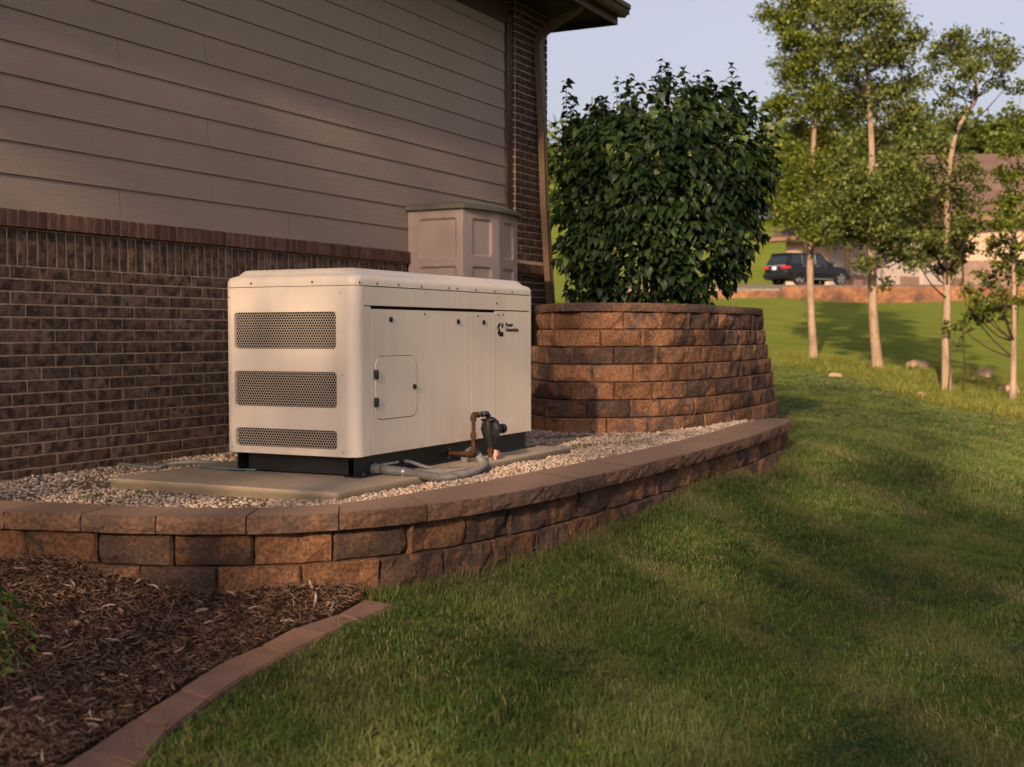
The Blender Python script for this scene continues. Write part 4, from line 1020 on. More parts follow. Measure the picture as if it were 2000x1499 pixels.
grass_object('clover', [clover(900+i) for i in range(4)], GRASS, xy, z, np.column_stack([np.ones(n_)]*3), np.column_stack([npr.normal(0, .1, n_), npr.normal(0, .1, n_), npr.uniform(0, 6.28, n_)]))
# longer unmown grass round the tree row
RG = [clump(200+i, 60, .16, .10, .30, .008, .5) for i in range(5)]
xy, z, D, s = lawn_points(15, 44, 26)
lo_ = np.interp(s, [.0, .2, .256, .304, .36, .40, .46], [34, 34, 29, 24.6, 21, 18.7, 16.5]); k = (D > lo_) & (D < lo_+np.interp(s, [.2, .3, .4], [4, 7, 13])+1.5*np.sin(s*60)); xy, z = xy[k], z[k]; n_ = len(xy)
grass_object('tall_grass', RG, ROUGHG, xy, z-.01, np.column_stack([npr.uniform(.9, 1.6, n_)]*2+[npr.uniform(.3, .85, n_)]), np.column_stack([npr.normal(0, .2, n_), npr.normal(0, .12, n_), npr.uniform(0, 6.28, n_)]))
# ragged longer dry blades against the foot of the walls
foot = []
for t in np.arange(2.6, OUT.L, .035):
    for _ in range(2):
        p = OUT.offset(-.03).at(t) if False else OUT.at(t); nrm = OUT.at(min(t+.02, OUT.L))-OUT.at(max(t-.02, 0)); nrm = np.array([nrm[1], -nrm[0]])/max(np.linalg.norm(nrm), 1e-6)
        q = p+nrm*rnd.uniform(-.02, .12); foot.append(q)
foot = np.array(foot); k = ~inside(noG[:len(PO_)+1], foot[:, 0], foot[:, 1]); k &= ~inside(mulchP, foot[:, 0], foot[:, 1]); foot = foot[k]; n_ = len(foot)
DG = [clump(300+i, 26, .05, .04, .11, .0028, .9) for i in range(4)]
EDGEG = grassmat('edge_grass_blade', (.05, .08, .018), (.10, .12, .03), (.15, .14, .05), (.30, .22, .12))
grass_object('edge_grass', DG, EDGEG, foot, ground(foot[:, 0], foot[:, 1])-.006, np.column_stack([np.ones(n_)]*2+[npr.uniform(.5, 1.1, n_)]), np.column_stack([npr.normal(0, .2, n_), npr.normal(0, .2, n_), npr.uniform(0, 6.28, n_)]))
# clover-like weeds in the gravel
def weed(px, py, w_, label):
    p = on(px, py, 2, .02); r = np.random.default_rng(int(px)); n = max(110, int(150*w_/.2)); a = r.uniform(0, 6.28, n); d = np.sqrt(r.random(n))
    # wide, low patch
    X = p[0]+np.cos(a)*d*w_*.5*1.; Y = p[1]+np.sin(a)*d*w_*1.2
    lf = (np.array([(-.5, 0, 0), (0, -.35, .12), (.6, 0, 0), (0, .35, .12)], float), np.array([(0, 1, 2, 3)]), None)
    me = scatter([lf], np.column_stack([X, Y, .044+r.random(n)*.016*(1-d*.5)]), rotmats(r.normal(0, .5, n), r.normal(0, .5, n), r.uniform(0, 6.28, n)), np.repeat(r.uniform(.007, .013, n)[:, None], 3, 1), r.random(n), 'weed')
    link('weed_patch', me, GRASS2, label=label, cat='weed', group='weeds in the gravel')
GRASS2 = leafmat('weed_leaf', [(0, (.03, .06, .015)), (.6, (.06, .10, .022)), (1, (.12, .15, .035))], .25)
weed(1214, 861, .20, 'green weed patch in the gravel nearest the foot of the terrace wall')
weed(1225, 874, .26, 'largest green weed patch in the gravel, spread before the terrace wall')
weed(1298, 858, .10, 'small weed patch in the gravel farthest right, close to the cap stones')
weed(1135, 880, .14, 'weed patch in the gravel beside the far corner of the concrete slab')
weed(280, 979, .12, 'low weed patch in the gravel near the cap stones, left of the concrete slab')
weed(180, 981, .06, 'tiny weed tuft in the gravel by the leftmost cap stones')

# ---------------------------------------------------------------- leaves and plants
def heart_leaf(fold=.25, droop=.25):
    """one folded heart-shaped leaf, base at the origin, tip toward +x"""
    o = [(0, 0), (-.08, .22), (.06, .38), (.30, .40), (.58, .26), (.82, .10), (1.02, 0)]
    V = []; mid = [(0, 0), (.3, 0), (.6, 0), (1.02, 0)]
    up = [(-.07, .26), (.22, .42), (.58, .27)]
    pts = [(0, 0), (.33, 0), (.66, 0), (1.02, 0), (-.07, .26), (.24, .42), (.62, .24), (-.07, -.26), (.24, -.42), (.62, -.24)]
    for x, y in pts: V.append((x, y, abs(y)*fold*1.4-droop*x*x))
    T = [(0, 5, 4), (0, 1, 5), (1, 6, 5), (1, 2, 6), (2, 3, 6), (0, 7, 8), (0, 8, 1), (1, 8, 9), (1, 9, 2), (2, 9, 3)]
    return (np.array(V, float), None, np.array(T))
HL = [heart_leaf(.2, .2), heart_leaf(.35, .35), heart_leaf(.1, .45)]
def leafmesh(i):
    V, q, T = HL[i]; me = np_mesh('leaf_mesh', V, None, T); me.materials.append(LILAC1); me.polygons.foreach_set('use_smooth', [True]*len(T)); return me
LM = [leafmesh(i) for i in range(3)]
# big shrub in the terrace bed
LD = 12.3
lil_base = at(1272, 590, LD); lil_base[2] = .985
shrub = empty('lilac_bush', tuple(lil_base), label='large dark green heart-leaved bush standing in the terrace wall bed', cat='bush')
_o0 = [(1082,330),(1100,215),(1135,225),(1165,195),(1205,205),(1225,160),(1262,190),(1285,150),(1310,142),(1340,160),(1375,150),(1405,165),(1430,150),(1455,195),(1482,225),(1510,270),(1530,330),(1522,395),(1495,430),(1500,470),(1470,520),(1450,560),(1420,578),(1395,560),(1385,606),(1300,610),(1230,610),(1140,610),(1108,575),(1090,520),(1080,440)]
outl = []
for i_, (a_, b_) in enumerate(_o0):
    c0_, d0_ = _o0[(i_+1) % len(_o0)]
    for t_ in (0, .25, .5, .75):
        x_, y_ = a_+(c0_-a_)*t_, b_+(d0_-b_)*t_; nn_ = noise.noise((x_/22, y_/22, 4.4))*24-4
        L_ = math.hypot(x_-1300, y_-380); k_ = nn_/L_ if y_ < 570 else 0; outl.append((x_+(x_-1300)*k_, y_+(y_-380)*k_))
OP = np.array(outl, float)
def poly_dist(P, x, y):
    d = np.full(x.shape, 1e9)
    for i in range(len(P)):
        a = P[i]; b = P[(i+1) % len(P)]; ab = b-a; t = np.clip(((x-a[0])*ab[0]+(y-a[1])*ab[1])/(ab@ab), 0, 1)
        d = np.minimum(d, np.hypot(x-a[0]-t*ab[0], y-a[1]-t*ab[1]))
    return d
n_ = 27000; X = npr.uniform(1070, 1540, n_); Y = npr.uniform(115, 612, n_); k = inside(outl, X, Y); X, Y = X[k], Y[k]
dist = poly_dist(OP, X, Y)
half = 1.05*np.sqrt(np.clip(1-(1-np.clip(dist/200, 0, 1))**2, .02, 1)); u = npr.random(len(X)); side_ = np.where(npr.random(len(X)) < .72, -1, 1)
dep = LD+side_*half*(1-.55*u**1.6)
# clump density: gaps show the stems low in the middle
gapn = np.array([noise.noise((a/46, b/46, 2.2)) for a, b in zip(X, Y)]); low_gap = 1.25*np.exp(-((X-1258)/52)**2-((Y-545)/42)**2)+.8*np.exp(-((X-1300)/40)**2-((Y-385)/25)**2)+.5*np.exp(-((X-1140)/26)**2-((Y-560)/20)**2)
edge_keep = np.clip(dist/26, .25, 1)
thr = np.where(Y > 520, .62, .66)
keep = (npr.random(len(X)) < edge_keep*(1-.85*np.clip(low_gap, 0, 1))*np.where(gapn < -.18, .30, 1)*thr)
X, Y, dep = X[keep], Y[keep], dep[keep]
pos = np.array([at(a, b, d) for a, b, d in zip(X, Y, dep)])
rel = pos-np.array(lil_base)-np.array([0, 0, 1.1])
az = np.arctan2(rel[:, 1], rel[:, 0])+npr.normal(0, .7, len(rel)); pit = npr.normal(.55, .40, len(rel)); pit = np.where(rel[:, 2] > .9, npr.normal(.25, .5, len(rel)), pit)
shoots = []
for px_, py_, y0_ in ((1106,160,260),(1120,188,260),(1205,150,240),(1232,146,230),(1180,190,250),(1292,118,230),(1305,124,220),(1335,132,230),(1275,150,230),(1378,140,240),(1362,150,240),(1428,124,260),(1440,150,260),(1412,160,250),(1470,180,270),(1492,205,300),(1512,245,320),(1085,240,330),(1150,205,270),(1250,165,250),(1320,150,250),(1395,165,260)):
    dd = LD+rnd.uniform(-.45, .3); yy = py_
    shoots.append(((px_, y0_), (px_, py_), dd)); k2 = 0
    while yy < y0_:
        for sgn in (-1, 1):
            p = at(px_+rnd.uniform(-1.5, 1.5), yy, dd); pos = np.vstack([pos, p]); az = np.append(az, (k2*1.57)+(0 if sgn > 0 else math.pi)+.4+px_*.1); pit = np.append(pit, rnd.uniform(-.15, .45))
        yy += rnd.uniform(8, 12); k2 += 1
n_ = len(pos); sz = .048+.062*npr.beta(1.6, 1.6, n_)+.012*(npr.random(n_) < .15); sz[-400:] *= .85
Dv = (pos-CAM)@FW; order = np.argsort(Dv-sz*25*0-npr.random(n_)*.35); ind = order[:295]; rest = order[295:]
SI = shrub.matrix_basis.inverted()
for i in ind:
    o = bpy.data.objects.new('leaf', rnd.choice(LM)); col.objects.link(o); o.parent = shrub; o.matrix_parent_inverse = SI
    o.location = pos[i]; o.rotation_euler = (rnd.gauss(0, .35), pit[i], az[i]); s_ = max(sz[i], .078); o.scale = (s_, s_, s_)
me = scatter(HL, pos[rest], rotmats(npr.normal(0, .35, len(rest)), pit[rest], az[rest]), np.repeat(sz[rest][:, None], 3, 1), npr.random(len(rest)), 'foliage')
me.polygons.foreach_set('use_smooth', [True]*len(me.polygons)); link('foliage', me, LILAC, shrub, kind='stuff')
for k in range(13):
    bx, bd = rnd.gauss(1268, 16) if k < 11 else rnd.choice([1160, 1375])+rnd.gauss(0, 8), LD+rnd.uniform(-.25, .2)
    tx, ty = bx+rnd.uniform(-150, 150)*(1 if k < 11 else .5), rnd.uniform(180, 330); p0 = at(bx, 600, bd); p0[2] = .96; P_ = [tuple(p0)]; n = 6
    for j in range(1, n): t = j/(n-1); P_.append(tuple(at(bx+(tx-bx)*t**1.3+rnd.uniform(-6, 6), 600+(ty-600)*t, bd+rnd.uniform(-.35, .1)*t)))
    MB().tube(catmull(P_, .12), [.020*(1-.75*i/max(1, len(catmull(P_, .12))-1)) for i in range(len(catmull(P_, .12)))], 6).build('stem', STEM, shrub, smooth=True)
mb = MB()
for (a, b, dd) in shoots: mb.tube([at(a[0], a[1]+25, dd), at(b[0], b[1], dd)], [.005, .002], 4)
for i in range(70):
    j = rnd.randrange(len(pos)); q = pos[j]; c_ = np.array(lil_base)+np.array([rnd.uniform(-.3, .3), rnd.uniform(-.3, .3), rnd.uniform(.3, 1.4)]); mb.tube([c_, (c_+q)/2+np.array([0, 0, -.06]), q], [.009, .006, .003], 4)
mb.build('twigs', STEM, shrub, kind='stuff')

# small plants at the left edge of the mulch
def sprig(name, base_px, tips, label, cat='plant', leaf=.05, mat=None):
    b = on_ground(*base_px); t = empty(name, tuple(b), label=label, cat=cat); mb = MB(); lp = []; la = []
    for (tx, ty, h) in tips:
        e = on_ground(tx, ty); e = e+np.array([0, 0, h]); m_ = (b+e)/2+np.array([0, 0, .07+h*.5]); c_ = catmull([b, m_, e], .03); mb.tube(c_, [.0035*(1-.5*i/len(c_)) for i in range(len(c_))], 5)
        for i in range(2, len(c_)):
            for s_ in (-1, 1):
                lp.append(c_[i]); la.append(math.atan2(*(c_[i]-c_[i-1])[[1, 0]])+s_*rnd.uniform(.7, 1.4))
    mb.build('stem', plain('plant_stem', (.10, .085, .03), .8, .2), t, smooth=True)
    PI2 = t.matrix_basis.inverted()
    me0 = [np_mesh('plant_leaf', HL[i][0]*np.array([1, .8, 1]), None, HL[i][2]) for i in range(2)]
    for m_ in me0: m_.materials.append(mat); m_.polygons.foreach_set('use_smooth', [True]*len(m_.polygons))
    for p, a in zip(lp, la):
        o = bpy.data.objects.new('leaf', rnd.choice(me0)); col.objects.link(o); o.parent = t; o.matrix_parent_inverse = PI2
        o.location = p; o.rotation_euler = (rnd.gauss(0, .4), rnd.uniform(-.2, .5), a); s_ = leaf*rnd.uniform(.55, 1.1); o.scale = (s_,)*3
m = Mat('young_leaf', .5, .35); c = m.ramp(m.rand(), [(0, (.022, .052, .010)), (.6, (.045, .085, .014)), (1, (.10, .12, .02))]); m.color(c); m.translucent(c, .2); YLEAF = m.m
sprig('young_shrub', (-25, 1290), [(75, 1222, .05), (66, 1262, .04), (80, 1300, .03), (50, 1330, .02), (20, 1345, .0), (40, 1245, .10), (10, 1240, .12), (60, 1285, .08), (25, 1310, .06), (-5, 1270, .12)], 'low leafy green shrub spreading in from the left over the mulch', 'shrub', .036, YLEAF)

# ---------------------------------------------------------------- trees of the row
def tree(label, trunk, D, r0, clumps, mat, leaf=.10, per=1.0, limbs=(), name='maple_tree', dz=1.1, kind_mat=BARK, group='slim trees in a row on the lawn', fork=None):
    b = at(trunk[0][0], trunk[0][1], D); g = gz(b[0], b[1]); t = empty(name, (b[0], b[1], g), label=label, cat='tree', group=group)
    dj = [0]+[rnd.uniform(-.15, .15) for _ in trunk[1:]]
    P_ = [at(x, y, D+d) for (x, y), d in zip(trunk, dj)]; P_[0][2] = min(P_[0][2], g)-.12
    c_ = catmull(P_, .25); L = len(c_)
    rr = [r0*(1.0-.80*i/L)*(1+.55*math.exp(-i*.25/.22)) for i in range(L)]
    MB().tube(c_, rr, 10).build('trunk', kind_mat, t, smooth=True)
    LP = []; mbb = MB()
    for (cx, cy, cr) in clumps+[(a_+rnd.uniform(-18, 18), b_+rnd.uniform(-22, 22), c0_*rnd.uniform(.7, 1)) for a_, b_, c0_ in clumps if c0_ > 25]:
        d = D+rnd.uniform(-dz, dz); cc = at(cx, cy, d); R_ = cr/F*d
        # limb from the trunk
        zt = cc[2]-rnd.uniform(.3, .9)*1.0; j = int(np.argmin(np.abs(c_[:, 2]-max(zt, c_[L//4][2], cc[2]-1.0)))); s_ = c_[j]
        md = (s_+cc)/2+np.array([0, 0, -.10]); lc = catmull([s_, md, cc], .25); r1 = min(rr[j]*.45, .022); mbb.tube(lc, [r1*(1-.8*i/len(lc)) for i in range(len(lc))], 5)
        n = int(620*per*(R_/.7)**2); sub = max(5, int(10*(R_/.7)))
        for k in range(sub):
            v = npr.normal(0, 1, 3); v /= np.linalg.norm(v); sc_ = cc+v*R_*rnd.uniform(.25, .95)*np.array([1, 1, .8]); nn = n//sub
            off = npr.normal(0, 1, (nn, 3))*R_*.25*np.array([1.25, 1.25, .75]); LP.append(sc_+off)
            if k % 2 == 0: mbb.tube([cc, (cc+sc_)/2+np.array([0, 0, -.03]), sc_], [.010, .007, .004], 4)
    mbb.build('limbs', DSTEM, t, smooth=True)
    LP = np.concatenate(LP); n = len(LP)
    lf = (np.array([(-.5, 0, .0), (-.1, -.38, .05), (.6, 0, -.08), (-.1, .38, .05)], float), np.array([(0, 1, 2, 3)]), None)
    me = scatter([lf], LP, rotmats(npr.normal(0, .6, n), npr.normal(.2, .6, n), npr.uniform(0, 6.28, n)), np.repeat((leaf*npr.uniform(.6, 1.25, n))[:, None], 3, 1), npr.random(n), 'crown')
    link('crown', me, mat, t)
    for (a, b2, c2, ra) in limbs:
        MB().tube(catmull([at(*a, D), at(*b2, D), at(*c2, D)], .2), ra, 7).build('branch', kind_mat, t, smooth=True)
    return t
tree('leftmost slim tree of the row, its trunk crossing in front of the dark car', [(1590,703),(1584,600),(1582,480),(1586,360),(1591,240),(1598,120),(1602,20),(1606,-120)], 36, .115,
     [(1500,22,28),(1540,40,40),(1570,15,45),(1625,20,50),(1600,85,50),(1555,75,35),(1570,150,42),(1530,120,28),(1612,165,45),(1540,205,35),(1520,215,25),(1590,215,40),(1640,215,40),(1560,255,32),(1610,275,32),(1575,120,40),(1600,-60,80),(1550,-30,50),
      (1560,330,45),(1610,330,45),(1540,380,40),(1600,395,50),(1560,430,40),(1640,430,45),(1595,462,30),(1530,425,30)], TREEL, .10, 1.5)
tree('second tree of the row from the left, thick pale trunk with a short stub branch', [(1716,724),(1706,620),(1703,500),(1704,380),(1701,250),(1694,120),(1690,0),(1690,-120)], 31, .125,
     [(1700,25,60),(1660,40,45),(1745,40,50),(1775,70,35),(1740,110,50),(1690,110,55),(1650,140,40),(1710,180,50),(1765,170,40),(1780,215,35),(1670,210,45),(1735,235,50),(1700,265,35),(1790,245,30),(1700,-60,90),(1640,95,40),
      (1650,320,40),(1680,350,40),(1750,330,50),(1660,400,55),(1745,400,55),(1785,380,40),(1640,460,40),(1680,450,45),(1740,465,50),(1775,500,35),(1690,510,30),(1730,552,20),(1800,440,40),(1650,355,45),(1620,400,40),(1790,330,45),(1800,400,40),(1760,440,45),(1720,380,45)], TREEG, .095, 1.5, [((1704,325),(1716,322),(1728,312),.03)])
tree('third tree of the row, bare lower trunk, crown forking against the sky at right', [(1850,774),(1848,680),(1850,560),(1849,450),(1853,340),(1868,260),(1892,215),(1908,190),(1900,110)], 26, .10,
     [(1860,70,32),(1835,100,28),(1880,85,38),(1915,95,32),(1945,100,32),(1970,120,28),(1870,125,40),(1830,140,26),(1905,140,36),(1950,150,26),(1860,175,26),(1840,195,18),(1905,180,22),(1865,215,24),(1880,232,20),
      (1860,290,30),(1820,330,40),(1870,340,35),(1800,390,45),(1850,390,45),(1885,400,30),(1830,440,45),(1870,455,35),(1790,450,40),(1810,490,35),(1850,495,25),(1885,480,25),(1840,530,28),(1870,528,20),(1770,330,35),(1780,290,30),(1830,285,30),(1900,330,28),(1910,370,26),(1810,360,35),(1770,400,35),(1900,440,30),(1820,470,35),(1870,500,30),(1790,510,30)], TREEG, .08, 1.6)
tree('rightmost thin tree at the frame edge with a low leafy side branch', [(1978,790),(1980,700),(1981,600),(1980,500),(1986,400),(1990,330)], 24.5, .068,
     [(1992,170,20),(1975,210,14),(1990,230,20),(1988,290,28),(1960,300,18),(1975,350,26),(1990,400,26),(1950,400,22),(1960,440,24),(1945,470,22),(1985,470,26),(1960,510,26),(1990,540,22),(1940,540,18),(1930,560,20),(1900,565,22),(1955,575,22),(1925,600,24),(1895,605,22),(1960,610,20),(1875,640,12),(2010,430,30),(2015,330,30),(1975,260,26),(1960,345,24),(1970,390,28),(1940,430,22),(1930,490,22),(1975,440,28),(1975,530,26),(1915,540,20),(1945,600,24),(1915,625,20),(1990,590,22),(1905,590,24)], TREEL, .085, 1.9)
# sapling shoots by the third trunk
def bushy(name, label, cx, cy, D, R_px, n, mat, leaf, cat='bush', group=None, flat=.8, zmin=True, stem=True):
    c0_ = at(cx, cy, D); g = gz(c0_[0], c0_[1]); R_ = R_px/F*D; t = empty(name, (c0_[0], c0_[1], g), label=label, cat=cat, group=group)
    LP = []; k = max(6, n//120)
    for _ in range(k):
        v = npr.normal(0, 1, 3); v /= np.linalg.norm(v); cc = c0_+v*R_*rnd.uniform(.4, .9)*np.array([1, 1, flat]); LP.append(cc+npr.normal(0, 1, (n//k, 3))*R_*.2*np.array([1, 1, .8]))
    LP = np.concatenate(LP); LP = LP[LP[:, 2] > g+.02]; n2 = len(LP)
    lf = (np.array([(-.5, 0, .0), (-.1, -.4, .05), (.6, 0, -.08), (-.1, .4, .05)], float), np.array([(0, 1, 2, 3)]), None)
    me = scatter([lf], LP, rotmats(npr.normal(0, .6, n2), npr.normal(.2, .6, n2), npr.uniform(0, 6.28, n2)), np.repeat((leaf*npr.uniform(.6, 1.3, n2))[:, None], 3, 1), npr.random(n2), 'crown')
    link('crown', me, mat, t)
    if stem: MB().tube([(c0_[0], c0_[1], g-.1), (c0_[0]+.05, c0_[1], (g+c0_[2])/2), tuple(c0_+np.array([0, 0, R_*.4]))], [R_*.09, R_*.07, R_*.03], 7).build('trunk', DSTEM, t, smooth=True)
bushy('sapling', 'thin sapling with small pale leaves right of the third trunk', 1880, 655, 25.5, 26, 140, TREEG, .09, 'sapling', flat=1.6)
bushy('sapling', 'small leafy sapling between the rightmost trees, close to the ground', 1852, 640, 25.6, 16, 60, TREEL, .09, 'sapling', flat=1.2)

# ---------------------------------------------------------------- far trees and wood behind the neighbouring house
bushy('maple_tree', 'bright yellow-green tree behind the leftmost slim trunk', 1575, 350, 74, 95, 8200, TREEY, .30, 'tree', 'trees behind the neighbouring drive', 1.0)
bushy('maple_tree', 'green tree standing behind the dark car, above the low eave', 1655, 400, 75, 80, 6000, TREEL, .30, 'tree', 'trees behind the neighbouring drive', .9)
bushy('pine_tree', 'tall dark tree rising behind the neighbouring roof left of its ridge', 1700, 340, 120, 100, 4200, WOODL, .55, 'tree', 'trees behind the neighbouring house')
bushy('oak_tree', 'round dark tree above the ridge of the neighbouring house', 1880, 280, 125, 62, 3600, WOODL, .5, 'tree', 'trees behind the neighbouring house', .8)
bushy('oak_tree', 'dark tree at the right edge behind the neighbouring roof', 1975, 270, 120, 60, 3600, WOODL, .5, 'tree', 'trees behind the neighbouring house', .9)
bushy('oak_tree', 'broad tree behind the neighbouring house between second and third trunks', 1790, 300, 118, 72, 3800, WOODL, .5, 'tree', 'trees behind the neighbouring house', .8)
# wood on the hill, one mass
LP = []
for k in range(240):
    s = rnd.uniform(-.55, .75); D = rnd.uniform(125, 165); x = CAM[0]+FW[0]*D+RX[0]*s*D; y = CAM[1]+FW[1]*D+RX[1]*s*D; g = gz(x, y)
    hgt = rnd.uniform(7, 13)*(1 if s > .18 else .8); r_ = rnd.uniform(2.4, 4)
    for j in range(9):
        c_ = np.array([x, y, g])+np.array([rnd.uniform(-r_, r_)*.6, rnd.uniform(-r_, r_)*.6, rnd.uniform(.15, 1)*hgt]); LP.append(c_+npr.normal(0, 1, (38, 3))*1.0)
LP = np.concatenate(LP); n_ = len(LP); lf = (np.array([(-.5, 0, .0), (-.1, -.4, .05), (.6, 0, -.08), (-.1, .4, .05)], float), np.array([(0, 1, 2, 3)]), None)
me = scatter([lf], LP, rotmats(npr.normal(0, .7, n_), npr.normal(.2, .7, n_), npr.uniform(0, 6.28, n_)), np.repeat((npr.uniform(.5, 1.1, n_))[:, None], 3, 1), npr.random(n_), 'wood')
link('woodland', me, WOODL, kind='stuff')

# ---------------------------------------------------------------- driveway, far retaining wall
def cam_xy(s, D): return np.array([CAM[0]+FW[0]/math.hypot(FW[0], FW[1])*D+RX[0]*s*D, CAM[1]+FW[1]/math.hypot(FW[0], FW[1])*D+RX[1]*s*D])
S_ = np.linspace(.08, .62, 28); frontD = 62; V = []; Fc = []
def drive_z(s, D): return np.interp(D, [62, 67, 80, 95], [2.94, 3.34, 3.66, 4.1])
Ds = [62.28, 64, 66, 68, 70, 74, 80]
for s in S_:
    for D in Ds: p = cam_xy(s*(62/ D)**.0, D); V.append((p[0], p[1], drive_z(s, D)))
nD = len(Ds)
Fc = [(i*nD+j, (i+1)*nD+j, (i+1)*nD+j+1, i*nD+j+1) for i in range(len(S_)-1) for j in range(nD-1)]
o = MB().add(V, Fc)
for i in range(len(S_)-1): pass
b = len(o.v)
for s in S_:
    p = cam_xy(s, 62.28); o.v.append((p[0], p[1], 1.2))
for i in range(len(S_)-1): o.f.append((i*nD, b+i, b+i+1, (i+1)*nD)); o.m.append(0)
o.build('driveway', ASPH, kind='structure')
fw_ = empty('drive_retaining_wall', tuple(cam_xy(.3, 62))+(2.4,), label='long low orange-brown block wall along the driveway below the dark car', cat='retaining wall')
FI = fw_.matrix_basis.inverted()
m = Mat('far_block', .93, .1); n = m.noise(1.1, 4, .65); c = m.ramp(n, [(.35, (.08, .045, .03)), (.5, (.17, .08, .045)), (.65, (.25, .12, .055))]); m.color(c); m.bump(m.noise(6, 5), .9, .06); FBLOCK = m.m
fcurve = Curve([cam_xy(s, 62) for s in np.linspace(.08, .60, 14)], .5)
FB = []
for k in range(5):
    mb = MB(); nx, nz = 4, 2
    V = [((i/nx-.5), -(.03*min(1, min(i, nx-i))+rnd.uniform(-.012, .012)), kk/nz*.198) for kk in range(nz+1) for i in range(nx+1)]
    Fc = [(kk*5+i, kk*5+i+1, (kk+1)*5+i+1, (kk+1)*5+i) for kk in range(nz) for i in range(nx)]
    bb = len(V); V += [(-.5, .25, 0), (.5, .25, 0), (.5, .25, .198), (-.5, .25, .198)]
    Fc += [(bb+1, bb, 0, 1, 2, 3, 4), (bb+3, bb+2, 14, 13, 12, 11, 10), (bb+2, bb+1, 4, 9, 14), (bb, bb+3, 10, 5, 0)]
    me = mb.add(V, Fc).mesh('far_block'); me.materials.append(FBLOCK); FB.append(me)
cnt = 0
for k in range(4):
    t = (k % 2)*.35
    while t < fcurve.L-.7 and cnt < 296:
        a = fcurve.at(t); b = fcurve.at(t+.7); mid = (a+b)/2; dv = b-a; t += .7
        sc0 = ((mid-CAM[:2])@RX[:2]/np.linalg.norm(RX[:2]))/62
        if k == 3 and sc0 < .212: continue
        o = place('block', rnd.choice(FB), (mid[0], mid[1], 2.25+.2*k), math.atan2(dv[1], dv[0]), fw_, FI); o.scale = (.69, 1, 1); cnt += 1

